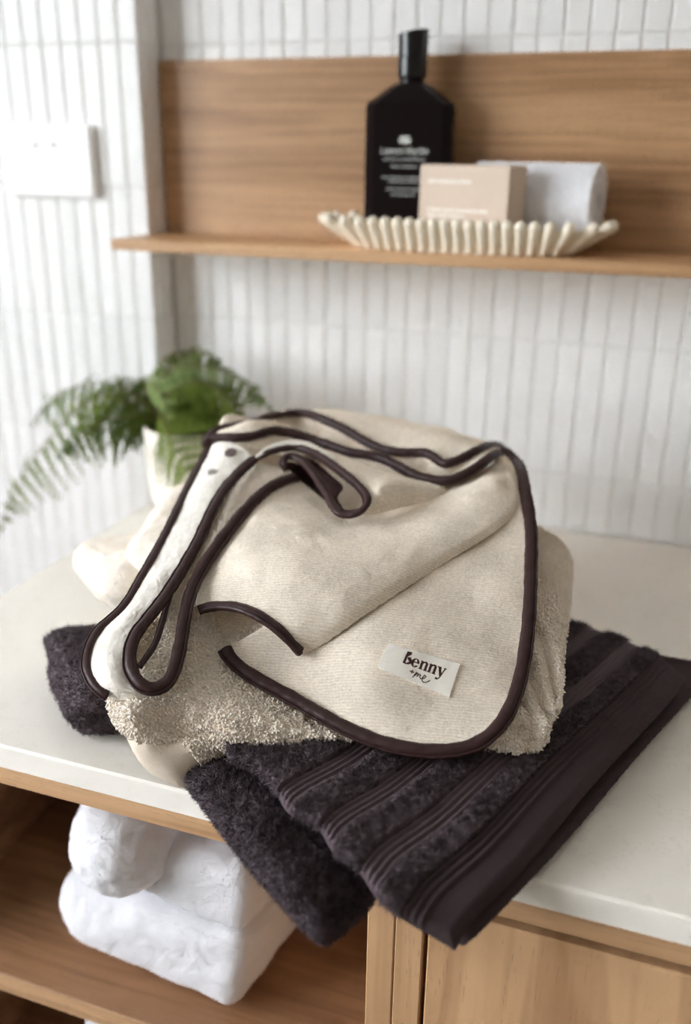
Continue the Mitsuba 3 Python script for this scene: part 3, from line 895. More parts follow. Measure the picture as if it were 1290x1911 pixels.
um = sheet(path(uf_l, uf_b, uf_t, n=60), uf_in, res=0.0016, thick=0.016, R=0.013, edges=[uf_l, uf_b],
           disp=lambda P, d: (meshkit.fbm(P * 330, 3, 14) - 0.42) * 0.0050 + (meshkit.fbm(P * 60, 2, 19) - 0.5) * 0.005)
add(K + '__under_fold', cat(um, tufts(um, 90000, 0.0038, 0.00042, 8, 0.7, lambda p, n: n[:, 2] > -0.75, 0.25)), 'terry_plum', smooth=True)


def blob(balls_list, res=0.003, smooth_n=12):
    """Union of hulls of spheres, refined and smoothed. Each entry: [(x, y, z, r), ...]."""
    u = None
    for balls in balls_list:
        h = manifold3d.Manifold.batch_hull([manifold3d.Manifold.sphere(r, 20).translate((x, y, z)) for x, y, z, r in balls])
        u = h if u is None else u + h
    m = tri(u.refine_to_length(res))
    m.merge_vertices()
    trimesh.smoothing.filter_taubin(m, 0.5, 0.53, smooth_n)
    m.fix_normals()
    return m


pl = blob([[(0.150, -0.452, 0.0220, 0.0215), (0.255, -0.40, 0.022, 0.0215), (0.205, -0.500, 0.0200, 0.0195), (0.30, -0.45, 0.020, 0.0195)]], 0.0024)
v = pl.vertices
hole = np.exp(-(((v[:, 0] - 0.130) / 0.016) ** 2 + ((v[:, 1] + 0.474) / 0.016) ** 2 + ((v[:, 2] - 0.020) / 0.011) ** 2))
pl.vertices = v + hole[:, None] * np.array([0.020, 0.012, 0.0])
pl = vnoise(pl, 0.0030, 120, 3, 3)
add(K + '__rolled_end', cat(pl, tufts(pl, 42000, 0.0036, 0.00042, 9, 0.7, lambda p, n: p[:, 0] < 0.26, 0.1)), 'terry_plum', smooth=True)
tag(K, 'dark plum terry bath towel under the pile, hanging over the counter edge', 'towel')

# ------------------------------------------------------------------ beige ribbed bath towel, folded
K = 'beige_bath_towel'


def rib_disp(m, amp=0.0014, loop=0.0008, seed=5):
    """Ribs of terry running along x, and the loops they are made of."""
    p = m.vertices
    w = p[:, 1] * 0.9 - p[:, 2] * 0.95 + 0.25 * p[:, 0] + 0.004 * (meshkit.fbm(p * 30, 2, seed) - 0.5)
    wob = 0.5 + 0.5 * meshkit.noise(p * 25, seed + 3)
    amp = amp * (1 + 1.5 * np.clip((p[:, 0] - 0.44) / 0.03, 0, 1))
    h = amp * wob * np.sin(w * 2 * math.pi / 0.0076) + loop * (meshkit.fbm(p * 250, 2, seed) - 0.5) + 0.004 * (meshkit.fbm(p * 35, 2, seed + 1) - 0.5)
    m = m.copy()
    m.vertices = p + m.vertex_normals * h[:, None]
    return m


# lower flap with the sewn label
fa_b = [[0.3005, -0.4848, 0.0750], [0.3111, -0.4910, 0.0693], [0.3282, -0.4951, 0.0640], [0.3520, -0.4985, 0.0581], [0.3797, -0.5043, 0.0521], [0.4130, -0.5090, 0.0468], [0.4397, -0.5077, 0.0456], [0.4584, -0.5027, 0.0465], [0.4737, -0.4945, 0.0502], [0.4844, -0.4814, 0.0580], [0.4892, -0.4615, 0.0670], [0.4900, -0.4391, 0.0797], [0.4875, -0.4106, 0.0979], [0.4822, -0.3771, 0.1137], [0.4770, -0.3472, 0.1264], [0.4713, -0.3249, 0.1359], [0.4633, -0.2987, 0.1453], [0.4535, -0.2600, 0.1488], [0.4422, -0.2274, 0.1467], [0.4338, -0.2160, 0.1480], [0.4247, -0.1888, 0.1424]]
fa_t = [[0.4247, -0.1888, 0.1424], [0.4297, -0.2960, 0.1471], [0.4144, -0.3354, 0.1326], [0.3788, -0.4070, 0.1177], [0.3414, -0.4533, 0.0998], [0.3005, -0.4848, 0.0750]]
fa_in = [[0.3787, -0.4921, 0.0645], [0.4076, -0.4937, 0.0680], [0.4406, -0.4881, 0.0605], [0.4658, -0.4807, 0.0617], [0.4759, -0.4517, 0.0779], [0.4484, -0.4546, 0.0855], [0.4288, -0.4725, 0.0796], [0.4011, -0.4748, 0.0868], [0.4676, -0.3993, 0.1090], [0.4490, -0.4141, 0.1046], [0.4611, -0.3490, 0.1276], [0.3543, -0.4859, 0.0667], [0.3231, -0.4833, 0.0736], [0.4292, -0.4234, 0.1054]]
fold_d = lambda P, d: 0.0030 * (meshkit.fbm(P * 38, 3, 31) - 0.5)
flap_outline = path(fa_b, fa_t, n=120)
fa = sheet(flap_outline, fa_in, res=0.0022, thick=0.003, disp=fold_d)
flap_top = sth(fa.vertices[: len(fa.vertices) // 2])


def keep_under(m, gap=0.0045):
    """The mesh pressed down wherever it would come through the flap lying on it."""
    from scipy.spatial import cKDTree
    q = sth(m.vertices)
    dist, ii = cKDTree(flap_top[:, :2]).query(q[:, :2])
    e = np.maximum(0, dist - 0.0025)
    front = np.clip((flap_top[ii, 1] - q[:, 1]) / (dist + 1e-6), 0, 1) ** 2
    lim = flap_top[ii, 2] - gap + (0.9 * front - 0.10) * e - 7 * (1 - front) * e ** 2
    lim[dist > 0.05] = 9
    q[:, 2] = np.minimum(q[:, 2], lim)
    m = m.copy()
    m.vertices = xyz(q)
    return m


r1 = 0.030
main = [[(0.485, -0.448, 0.062, 0.030), (0.474, -0.265, 0.072, 0.026), (0.36, -0.17, 0.075, 0.026), (0.24, -0.20, 0.072, 0.028), (0.215, -0.38, 0.068, 0.032), (0.262, -0.490, 0.058, 0.024), (0.36, -0.478, 0.062, 0.030)],
        [(0.490, -0.456, 0.048, 0.020), (0.365, -0.497, 0.047, 0.018), (0.300, -0.520, 0.046, 0.014), (0.44, -0.38, 0.05, 0.02)]]
bm = blob(main, 0.0016, 20)
v = bm.vertices
# the swirl of the fold at the right front corner
sw = np.exp(-(((v[:, 0] - 0.497) / 0.012) ** 2 + ((v[:, 1] + 0.488) / 0.012) ** 2 + ((v[:, 2] - 0.060) / 0.010) ** 2))
bm.vertices = v + 0 * sw[:, None] * np.array([-0.010, 0.012, 0.0])
bm = keep_under(bm, 0.009)
trimesh.smoothing.filter_taubin(bm, 0.5, 0.53, 40)
bm = rib_disp(bm)
groove = spline([[0.4878, -0.4800, 0.0580], [0.4957, -0.4748, 0.0550], [0.5021, -0.4752, 0.0490], [0.5057, -0.4797, 0.0420]], 60)
from scipy.spatial import cKDTree
gd = cKDTree(groove).query(bm.vertices)[0]
bm.vertices = bm.vertices - bm.vertex_normals * (0.008 * np.exp(-(gd / 0.006) ** 2) - 0.003 * np.exp(-((gd - 0.011) / 0.005) ** 2))[:, None]
vis = lambda p, n: ((p[:, 0] > 0.45) | (p[:, 1] < -0.46)) & (n[:, 2] > -0.6)
add(K + '__folded_body', cat(bm, loops(bm, 56000, 0.0019, 0.00090, 11, 0.35, vis)), 'terry_beige', smooth=True, label='ribbed beige terry')
# upper layer at the left front, its lower edge with a slit of woven border
ul_low = [[0.2470, -0.5453, 0.0560], [0.2545, -0.5480, 0.0460], [0.2746, -0.5471, 0.0400], [0.2948, -0.5360, 0.0400], [0.3157, -0.5333, 0.0370], [0.3389, -0.5280, 0.0360], [0.3603, -0.5224, 0.0360]]
ul_e = [[0.3515, -0.4928, 0.0525]]
ul_top = ul_e + [[0.3327, -0.4885, 0.0584], [0.3127, -0.4824, 0.0649], [0.2919, -0.4739, 0.0745], [0.2778, -0.4587, 0.0868], [0.2581, -0.4715, 0.0894], [0.2409, -0.5061, 0.0793], [0.2425, -0.5325, 0.0663]] + ul_low[:1]
ul_r = ul_low[-1:] + [[0.3561, -0.5086, 0.0450]] + ul_e
ul_in = [[0.2830, -0.5397, 0.0600], [0.3131, -0.5267, 0.0550], [0.3386, -0.5186, 0.0500], [0.3470, -0.5215, 0.0440], [0.3265, -0.5322, 0.0460], [0.2723, -0.5541, 0.0530]] + [[0.2812, -0.5008, 0.0725], [0.2672, -0.5382, 0.0633], [0.3036, -0.4919, 0.0642], [0.2779, -0.4790, 0.0805]]
ul = sheet(path(ul_low, ul_r, ul_top, n=60), ul_in, res=0.0014, thick=0.010, R=0.008, edges=[ul_low],
           disp=lambda P, d: 0.0010 * (meshkit.fbm(P * 400, 2, 21) - 0.5) + 0.0003 * np.sin((P[:, 1] * 0.8 - P[:, 2] + 0.3 * P[:, 0]) * 1000) + 0.006 * (meshkit.fbm(P * 40, 2, 25) - 0.5))
add(K + '__upper_layer', cat(ul, loops(ul, 17000, 0.0025, 0.00100, 12, 0.4, lambda p, n: n @ FM[2] > -0.3)), 'terry_beige', smooth=True)
bd = [[0.3600, -0.5216, 0.0370], [0.3679, -0.5199, 0.0370], [0.3654, -0.5083, 0.0470], [0.3636, -0.4999, 0.0500], [0.3532, -0.4962, 0.0510], [0.3567, -0.5100, 0.0460]]
add(K + '__woven_border', sheet(path(bd[:2], bd[1:4], bd[3:5], [bd[4], bd[5], bd[0]], n=24), [], res=0.002, thick=0.004), 'weave_beige', smooth=True, label='flat woven strip')
# the hem folded under, drooping onto the counter
hm_o = [[0.2458, -0.5309, 0.0400], [0.2534, -0.5379, 0.0300], [0.2677, -0.5437, 0.0170], [0.2822, -0.5441, 0.0100], [0.2956, -0.5411, 0.0060], [0.3031, -0.5322, 0.0070], [0.3115, -0.5232, 0.0140], [0.3240, -0.5169, 0.0240]]
hm_t = [[0.3240, -0.5169, 0.0240], [0.3154, -0.5179, 0.0340], [0.2838, -0.5232, 0.0400], [0.2458, -0.5309, 0.0400]]
hm_in = [[0.2825, -0.5424, 0.0300], [0.3013, -0.5355, 0.0260], [0.2733, -0.5457, 0.0340], [0.2952, -0.5394, 0.0150], [0.3127, -0.5282, 0.0300], [0.2879, -0.5312, 0.0340]]


def hem_pick(P):
    q = sth(P)
    a, b = sth(hm_line[0]), sth(hm_line[1])
    s = (b[0] - a[0]) * (q[:, 1] - a[1]) - (b[1] - a[1]) * (q[:, 0] - a[0])
    return (s + 0.00012 * np.sin(q[:, 0] * 120) > 0).astype(int)


hm_line = [[0.2603, -0.5288, 0.0380], [0.3100, -0.5279, 0.0140]]
V, groups, rest = sheet(path(hm_o, hm_t, n=60), hm_in, res=0.0014, thick=0.007, R=0.006, edges=[hm_o], pick=hem_pick,
                        disp=lambda P, d: np.where(hem_pick(P) == 1, 0.0026 * (meshkit.fbm(P * 400, 2, 23) - 0.5) + 0.001, 0.0008 * np.sin(P[:, 0] * 250 - P[:, 1] * 160)))
for w, f in groups:
    m = trimesh.Trimesh(V, np.vstack([f, rest]) if w == 0 else f, process=False)
    m.remove_unreferenced_vertices()
    if w == 0:
        add(K + '__hem', m, 'weave_beige', smooth=True, label='smooth woven hem')
    else:
        add(K + '__hem_pile', cat(m, loops(m, 3600, 0.0025, 0.00100, 13, 0.4)), 'terry_beige', smooth=True)
# rolled ends at the back left
for k, bl in enumerate(([[(0.128, -0.372, 0.062, 0.020), (0.175, -0.40, 0.062, 0.024), (0.24, -0.33, 0.07, 0.03)]],
                        [[(0.178, -0.315, 0.098, 0.020), (0.192, -0.388, 0.085, 0.022), (0.26, -0.30, 0.10, 0.024), (0.25, -0.40, 0.08, 0.024)]])):
    bl = vnoise(blob(bl, 0.0022), 0.0034, 50, 5 + k, 2)
    add(numbered(K + '__rolled_end'), cat(bl, tufts(bl, 9000, 0.0022, 0.0004, 14 + k, 0.8)), 'terry_beige', smooth=True)
tag(K, 'folded beige ribbed terry bath towel on top of the plum towel', 'towel')

# ------------------------------------------------------------------ hooded baby towel draped on the pile
K = 'hooded_baby_towel'
add(K + '__lower_flap', fa, 'velour_beige', smooth=True)
add(K + '__edge_binding', binding(fa_b, 0.0047, 0.6, seed=1), 'satin_brown', smooth=True, label='dark brown satin edge binding')

# rolled-over flap
fb_fold = [[0.3515, -0.4787, 0.0796], [0.3676, -0.4723, 0.0897], [0.3849, -0.4595, 0.1029], [0.4049, -0.4303, 0.1134], [0.4249, -0.3937, 0.1215], [0.4445, -0.3642, 0.1298], [0.4585, -0.3382, 0.1369], [0.4618, -0.3227, 0.1410]]
fb_r = [[0.4620, -0.3242, 0.1416], [0.4559, -0.3008, 0.1498], [0.4469, -0.2789, 0.1547], [0.4325, -0.2461, 0.1543]]
fb_top = [[0.4325, -0.2461, 0.1543], [0.4201, -0.2913, 0.1509], [0.3977, -0.3031, 0.1431], [0.3724, -0.3342, 0.1350], [0.3574, -0.3539, 0.1321], [0.3427, -0.3601, 0.1314], [0.3226, -0.3497, 0.1345], [0.3014, -0.3369, 0.1405], [0.2898, -0.3338, 0.1446]]
fb_l = [[0.2898, -0.3338, 0.1446], [0.2817, -0.3541, 0.1445], [0.2768, -0.3781, 0.1411], [0.2712, -0.4127, 0.1293], [0.2663, -0.4377, 0.1150], [0.2650, -0.4552, 0.1055], [0.2780, -0.4762, 0.0949]]
fb_e = [[0.2775, -0.4753, 0.0943], [0.2871, -0.4719, 0.0973], [0.3033, -0.4726, 0.1002], [0.3205, -0.4764, 0.0993], [0.3367, -0.4788, 0.0929], [0.3463, -0.4797, 0.0854], [0.3515, -0.4787, 0.0796]]
fb_in = [[0.3029, -0.4629, 0.1094], [0.3325, -0.4686, 0.1094], [0.3598, -0.4617, 0.1110], [0.3501, -0.4750, 0.0983], [0.2894, -0.4333, 0.1266], [0.3305, -0.4357, 0.1300], [0.3689, -0.4354, 0.1242], [0.3121, -0.3906, 0.1382], [0.3540, -0.3927, 0.1327], [0.3920, -0.3874, 0.1322], [0.4000, -0.4143, 0.1242], [0.4246, -0.3630, 0.1358], [0.4369, -0.3320, 0.1472], [0.4448, -0.3131, 0.1546], [0.3742, -0.4607, 0.1093], [0.4123, -0.3291, 0.1429], [0.3283, -0.3786, 0.1362], [0.2969, -0.4039, 0.1368]]
fb_disp = lambda P, d: 0.0075 * (meshkit.fbm(P * 26, 3, 35) - 0.5) * np.minimum(1, d / 0.02) - 0.0
fb = sheet(path(fb_fold, fb_r, fb_top, fb_l, fb_e, n=80), fb_in, res=0.0022, thick=0.005, R=0.006, edges=[fb_fold], disp=fb_disp)
add(K + '__rolled_flap', fb, 'velour_beige', smooth=True)
add(K + '__edge_binding_001', binding(fb_e, 0.0048, 0.75, seed=2, up=(0, 0.2, 1)), 'satin_brown', smooth=True)

# white terry strap hanging at the left, its outer binding and the long loop
sc_l = [[0.2047, -0.3126, 0.1566], [0.2067, -0.3333, 0.1468], [0.2121, -0.3649, 0.1382], [0.2192, -0.3989, 0.1290], [0.2235, -0.4314, 0.1165], [0.2268, -0.4641, 0.1050], [0.2283, -0.4930, 0.0951], [0.2228, -0.5082, 0.0888], [0.2230, -0.5216, 0.0839], [0.2277, -0.5347, 0.0782], [0.2362, -0.5439, 0.0731], [0.2451, -0.5481, 0.0689], [0.2519, -0.5483, 0.0663]]
sc_b = [[0.2519, -0.5483, 0.0663], [0.2653, -0.5469, 0.0677], [0.2775, -0.5381, 0.0691]]
sc_r = [[0.2775, -0.5381, 0.0691], [0.2675, -0.5387, 0.0734], [0.2584, -0.5324, 0.0801], [0.2521, -0.5207, 0.0860], [0.2497, -0.5084, 0.0909], [0.2517, -0.4879, 0.0981], [0.2521, -0.4588, 0.1078], [0.2519, -0.4257, 0.1228], [0.2489, -0.3934, 0.1367], [0.2468, -0.3616, 0.1451], [0.2508, -0.3264, 0.1532]]
sc_t = [[0.2515, -0.3280, 0.1537], [0.2393, -0.3206, 0.1605], [0.2234, -0.3172, 0.1627], [0.2047, -0.3126, 0.1566]]
sc_in = [[0.2515, -0.5380, 0.0830], [0.2404, -0.5028, 0.0974], [0.2435, -0.4656, 0.1085], [0.2402, -0.4196, 0.1261], [0.2354, -0.3663, 0.1451], [0.2329, -0.3322, 0.1564], [0.2564, -0.5470, 0.0738]]
sc = sheet(path(sc_l, sc_b, sc_r, sc_t, n=70), sc_in, res=0.0018, thick=0.005, R=0.005, edges=[sc_b], disp=lambda P, d: 0.0006 * (meshkit.fbm(P * 300, 2, 41) - 0.5) + 0.003 * (meshkit.fbm(P * 40, 2, 42) - 0.5))
add(K + '__terry_strap', cat(sc, tufts(sc, 9000, 0.0016, 0.0003, 17, 0.8, lambda p, n: (n @ FM[2] > -0.5) & (n @ FM[2] < 0.75))), 'terry_cream', smooth=True, label='pale terry strap with two snaps')
add(K + '__edge_binding_002', binding(sc_l, 0.0034, 0.6, seed=3), 'satin_brown', smooth=True)
loop = [[0.2536, -0.3325, 0.1553], [0.2502, -0.3684, 0.1473], [0.2520, -0.3993, 0.1388], [0.2549, -0.4312, 0.1245], [0.2550, -0.4637, 0.1096], [0.2554, -0.4940, 0.1006], [0.2543, -0.5149, 0.0943], [0.2563, -0.5270, 0.0895], [0.2620, -0.5377, 0.0835], [0.2709, -0.5438, 0.0774], [0.2804, -0.5431, 0.0742], [0.2863, -0.5357, 0.0753], [0.2861, -0.5243, 0.0803], [0.2814, -0.5079, 0.0882], [0.2745, -0.4888, 0.0968], [0.2682, -0.4643, 0.1061], [0.2687, -0.4406, 0.1178], [0.2734, -0.4154, 0.1315], [0.2784, -0.3795, 0.1427], [0.2825, -0.3538, 0.1453], [0.2895, -0.3330, 0.1447]]
add(K + '__edge_binding_003', binding(loop, 0.0045, 0.7, seed=4), 'satin_brown', smooth=True)
scene['snap_brown'] = plastic((0.105, 0.078, 0.076), 0.5, 0.3)
scene['snap_grey'] = plastic((0.30, 0.27, 0.255), 0.5, 0.3)
snap = lathe([(0, 0), (0.0046, 0), (0.0048, 0.0003), (0.0044, 0.0006), (0.0020, 0.0007), (0, 0.0004)], 28)
for c3, size, tone in zip([[0.2318, -0.3299, 0.1578], [0.2268, -0.3528, 0.1477]], (1.0, 0.75), ('snap_brown', 'snap_grey')):
    q = snap.copy()
    q.vertices = q.vertices * size @ FM + np.array(c3)
    add(numbered(K + '__snap'), q, tone, smooth=30, label='round brown snap' if tone == 'snap_brown' else 'pale grey snap')
# terry side seen between the strap and the rolled flap
sd_o = [[0.2476, -0.3239, 0.1493], [0.2671, -0.3255, 0.1486], [0.2838, -0.3269, 0.1452], [0.2806, -0.3517, 0.1431], [0.2750, -0.3743, 0.1392], [0.2695, -0.4094, 0.1274], [0.2642, -0.4340, 0.1127], [0.2631, -0.4583, 0.1005], [0.2697, -0.4834, 0.0913], [0.2768, -0.5030, 0.0828], [0.2815, -0.5205, 0.0757], [0.2801, -0.5332, 0.0717], [0.2713, -0.5360, 0.0738], [0.2642, -0.5301, 0.0782], [0.2626, -0.5085, 0.0829], [0.2516, -0.4742, 0.0936], [0.2470, -0.4381, 0.1074], [0.2467, -0.4033, 0.1230], [0.2438, -0.3654, 0.1372], [0.2476, -0.3239, 0.1493]]
sd_in = [[0.2631, -0.3772, 0.1394], [0.2585, -0.4136, 0.1223], [0.2573, -0.4538, 0.1015], [0.2723, -0.5119, 0.0807], [0.2707, -0.3443, 0.1469], [0.2645, -0.4866, 0.0898]]
sd = sheet(np.vstack([spline(sd_o, 260)]), sd_in, res=0.0016, thick=0.003, disp=lambda P, d: 0.0006 * (meshkit.fbm(P * 380, 2, 51) - 0.5))
add(K + '__terry_lining', cat(sd, loops(sd, 9000, 0.0022, 0.00085, 18, 0.4, lambda p, n: n @ FM[2] > 0)), 'terry_beige', smooth=True)
sl = [[0.2528, -0.4698, 0.0998], [0.2570, -0.4835, 0.0958], [0.2624, -0.5018, 0.0892], [0.2650, -0.5136, 0.0856], [0.2654, -0.5250, 0.0825], [0.2651, -0.5325, 0.0801]]
add(K + '__edge_binding_004', binding(sl, 0.0022, 0.6, seed=6), 'satin_brown', smooth=True)

# the hood's rim: back panel, inner cloth between two bindings, lower fold
rim4 = [[0.2000, -0.3112, 0.1561], [0.1986, -0.2966, 0.1603], [0.2027, -0.2844, 0.1622], [0.2232, -0.2743, 0.1660], [0.2303, -0.2520, 0.1667], [0.2364, -0.2341, 0.1653], [0.2446, -0.2189, 0.1638], [0.2639, -0.2314, 0.1669], [0.2814, -0.2405, 0.1657], [0.2977, -0.2473, 0.1630], [0.3192, -0.2594, 0.1587], [0.3331, -0.2656, 0.1559], [0.3461, -0.2703, 0.1551], [0.3618, -0.2726, 0.1557], [0.3761, -0.2724, 0.1573], [0.3863, -0.2776, 0.1564], [0.3966, -0.2854, 0.1546], [0.4069, -0.2816, 0.1574], [0.4173, -0.2650, 0.1613], [0.4227, -0.2331, 0.1577], [0.4251, -0.1921, 0.1459]]
bk_top = [[0.4256, -0.1967, 0.1497], [0.4090, -0.1938, 0.1499], [0.3809, -0.1755, 0.1498], [0.3593, -0.1897, 0.1572], [0.3320, -0.1996, 0.1634], [0.3071, -0.2003, 0.1650], [0.2810, -0.1988, 0.1655], [0.2589, -0.2090, 0.1668], [0.2396, -0.2258, 0.1680], [0.2126, -0.2473, 0.1627], [0.1951, -0.2754, 0.1604], [0.1980, -0.3073, 0.1562]]
bk_far = np.array(bk_top) + np.array([-0.003, 0.018, -0.006])
bk_far2 = np.array(bk_top) + np.array([-0.008, 0.056, -0.034])
bk = np.array(bk_top)
out_ = np.vstack([spline(np.array(rim4) - np.array([0, 0, 0.001]), 160), spline(bk_far2, 160)])
bkm = sheet(out_, np.vstack([bk[1:-1:1] + np.array([0, 0, 0.0]), bk_far[::2]]), res=0.0028, thick=0.003, disp=lambda P, d: 0.003 * (meshkit.fbm(P * 40, 2, 61) - 0.5))
add(K + '__back_panel', bkm, 'velour_beige', smooth=True)
add(K + '__edge_binding_005', binding(rim4, 0.0040, 0.75, seed=7), 'satin_brown', smooth=True)
rim5 = [[0.2038, -0.3167, 0.1567], [0.2064, -0.3116, 0.1607], [0.2228, -0.3111, 0.1637], [0.2402, -0.3049, 0.1653], [0.2489, -0.2941, 0.1670], [0.2541, -0.2884, 0.1669], [0.2684, -0.2834, 0.1643], [0.2834, -0.2815, 0.1608], [0.3023, -0.2852, 0.1580], [0.3196, -0.2907, 0.1565], [0.3384, -0.2926, 0.1561], [0.3541, -0.2967, 0.1547], [0.3716, -0.3069, 0.1520], [0.3902, -0.3136, 0.1499], [0.4093, -0.3147, 0.1518], [0.4227, -0.3040, 0.1574], [0.4297, -0.2858, 0.1609], [0.4343, -0.2530, 0.1584]]
in_ = [[0.2227, -0.2694, 0.1594], [0.2408, -0.2288, 0.1570], [0.2742, -0.2356, 0.1554], [0.3092, -0.2504, 0.1498], [0.3524, -0.2674, 0.1466], [0.3823, -0.2775, 0.1473], [0.4059, -0.2847, 0.1489]]
inn = sheet(np.vstack([spline(rim4, 120), spline(rim5, 120)[::-1]]), in_, res=0.0022, thick=0.002, disp=lambda P, d: 0.002 * (meshkit.fbm(P * 60, 2, 62) - 0.5))
add(K + '__hood_lining', inn, 'velour_beige', smooth=True)
add(K + '__edge_binding_006', binding(rim5, 0.0042, 0.75, seed=8), 'satin_brown', smooth=True)
# the cloth below the front rim
lw_b = [[0.2443, -0.3166, 0.1495], [0.2695, -0.2979, 0.1505], [0.3097, -0.3053, 0.1493], [0.3508, -0.3209, 0.1473], [0.3806, -0.3196, 0.1450], [0.4045, -0.3142, 0.1463], [0.4221, -0.3015, 0.1522], [0.4332, -0.2462, 0.1563]]
lwm = sheet(np.vstack([spline(rim5, 120)[6:], spline(lw_b, 120)[::-1]]), [[0.2747, -0.2873, 0.1564], [0.3224, -0.3026, 0.1500], [0.3646, -0.3092, 0.1475]], res=0.0024, thick=0.003)
add(K + '__hood_front', lwm, 'velour_beige', smooth=True)

# the tongue fold that opens towards the left
tg_o = [[0.2508, -0.3316, 0.1530], [0.2563, -0.3241, 0.1558], [0.2662, -0.3165, 0.1593], [0.2808, -0.3080, 0.1603], [0.2960, -0.3137, 0.1601], [0.3142, -0.3287, 0.1596], [0.3320, -0.3441, 0.1575], [0.3488, -0.3583, 0.1545], [0.3598, -0.3701, 0.1504], [0.3618, -0.3772, 0.1465], [0.3580, -0.3813, 0.1426], [0.3503, -0.3824, 0.1402]]
tg_in = [[0.3503, -0.3824, 0.1402], [0.3436, -0.3820, 0.1408], [0.3362, -0.3754, 0.1424], [0.3268, -0.3624, 0.1459], [0.3157, -0.3490, 0.1493], [0.3047, -0.3363, 0.1525], [0.2918, -0.3230, 0.1552], [0.2796, -0.3177, 0.1567], [0.2753, -0.3217, 0.1551], [0.2766, -0.3260, 0.1517], [0.2794, -0.3263, 0.1485]]
tg_top = [[0.4053, -0.3184, 0.1491], [0.3800, -0.3184, 0.1511], [0.3484, -0.3141, 0.1550], [0.3176, -0.3022, 0.1574], [0.2893, -0.2942, 0.1595], [0.2704, -0.3000, 0.1609], [0.2563, -0.3112, 0.1584], [0.2508, -0.3316, 0.1530]]
tg_low = [[0.3580, -0.3813, 0.1426], [0.3726, -0.3635, 0.1415], [0.3904, -0.3397, 0.1419], [0.4052, -0.3240, 0.1445], [0.4053, -0.3184, 0.1491]]
tg = sheet(path(tg_o[:11], tg_low, tg_top, n=80), [[0.3604, -0.3520, 0.1564], [0.3768, -0.3514, 0.1521], [0.3727, -0.3644, 0.1477], [0.3329, -0.3331, 0.1598], [0.3887, -0.3346, 0.1493]], res=0.0018, thick=0.004, R=0.006, edges=[tg_low])
add(K + '__hood_fold', tg, 'velour_beige', smooth=True)
add(K + '__edge_binding_007', binding(np.vstack([tg_o, tg_in[1:]]), 0.0034, 0.8, seed=9, up=(-0.5, -0.4, 0.75)), 'satin_brown', smooth=True)
we = [[0.2535, -0.3301, 0.1573], [0.2591, -0.3174, 0.1623], [0.2680, -0.3030, 0.1642], [0.2799, -0.2943, 0.1635], [0.2985, -0.3001, 0.1609], [0.3151, -0.3103, 0.1595]]
wf = [[0.3191, -0.3213, 0.1597], [0.3015, -0.3141, 0.1608], [0.2822, -0.3058, 0.1616], [0.2676, -0.3156, 0.1609], [0.2598, -0.3243, 0.1585], [0.2549, -0.3312, 0.1564]]
add(K + '__hood_fold_edge', sheet(path(we, [we[-1], wf[0]], wf, [wf[-1], we[0]], n=50), [], res=0.0016, thick=0.002), 'terry_cream', smooth=True, label='white terry edge')
gp = [[0.2677, -0.3075, 0.1458], [0.2739, -0.3030, 0.1471], [0.2843, -0.3043, 0.1450], [0.2956, -0.3129, 0.1418], [0.3074, -0.3258, 0.1385], [0.3190, -0.3401, 0.1350], [0.3287, -0.3522, 0.1318], [0.3162, -0.3395, 0.1318], [0.3007, -0.3294, 0.1334], [0.2861, -0.3249, 0.1372], [0.2746, -0.3172, 0.1415], [0.2677, -0.3075, 0.1458]]
add(K + '__cavity_shade', sheet(spline(gp, 120), [[0.2804, -0.3016, 0.1354], [0.2956, -0.3106, 0.1324]], res=0.002, thick=0.0015), 'satin_brown', smooth=True)  # added dark sheet: its colour stands in for shade in the hood gap
lp = [[0.2793, -0.2987, 0.1519], [0.2959, -0.3054, 0.1504], [0.3163, -0.3234, 0.1468], [0.3302, -0.3371, 0.1425], [0.3279, -0.3427, 0.1384], [0.3385, -0.3605, 0.1353], [0.3331, -0.3595, 0.1359], [0.3190, -0.3402, 0.1394], [0.3042, -0.3210, 0.1436], [0.2897, -0.3072, 0.1475], [0.2793, -0.2987, 0.1519]]
add(K + '__cavity_shade_001', sheet(spline(lp, 120), [], res=0.002, thick=0.0015), 'satin_brown', smooth=True)  # second added dark sheet, imitating the shade inside the tongue fold
# what the upper folds rest on
co = [[0.2009, -0.2986, 0.1427], [0.2150, -0.3740, 0.1185], [0.2284, -0.4409, 0.0950], [0.2479, -0.4979, 0.0763], [0.2944, -0.4726, 0.0722], [0.3509, -0.4774, 0.0660], [0.4052, -0.4858, 0.0628], [0.4649, -0.4463, 0.0725], [0.4726, -0.3832, 0.1025], [0.4594, -0.3060, 0.1326], [0.4351, -0.2301, 0.1405], [0.4075, -0.2717, 0.1454], [0.3494, -0.2565, 0.1430], [0.2886, -0.2475, 0.1476], [0.2331, -0.2590, 0.1534], [0.2009, -0.2986, 0.1427]]
add(K + '__inner_folds', sheet(spline(co, 200), [[0.2836, -0.2602, 0.1167], [0.2698, -0.2631, 0.1233], [0.3117, -0.2840, 0.1162], [0.3291, -0.3806, 0.1201], [0.3667, -0.3689, 0.1212], [0.4035, -0.3550, 0.1213], [0.4241, -0.4303, 0.0958], [0.3120, -0.4398, 0.1005], [0.3913, -0.4447, 0.0968], [0.2593, -0.3983, 0.1165], [0.3417, -0.2911, 0.1342], [0.4113, -0.3045, 0.1343]], res=0.004, thick=0.004), 'velour_beige', smooth=True)

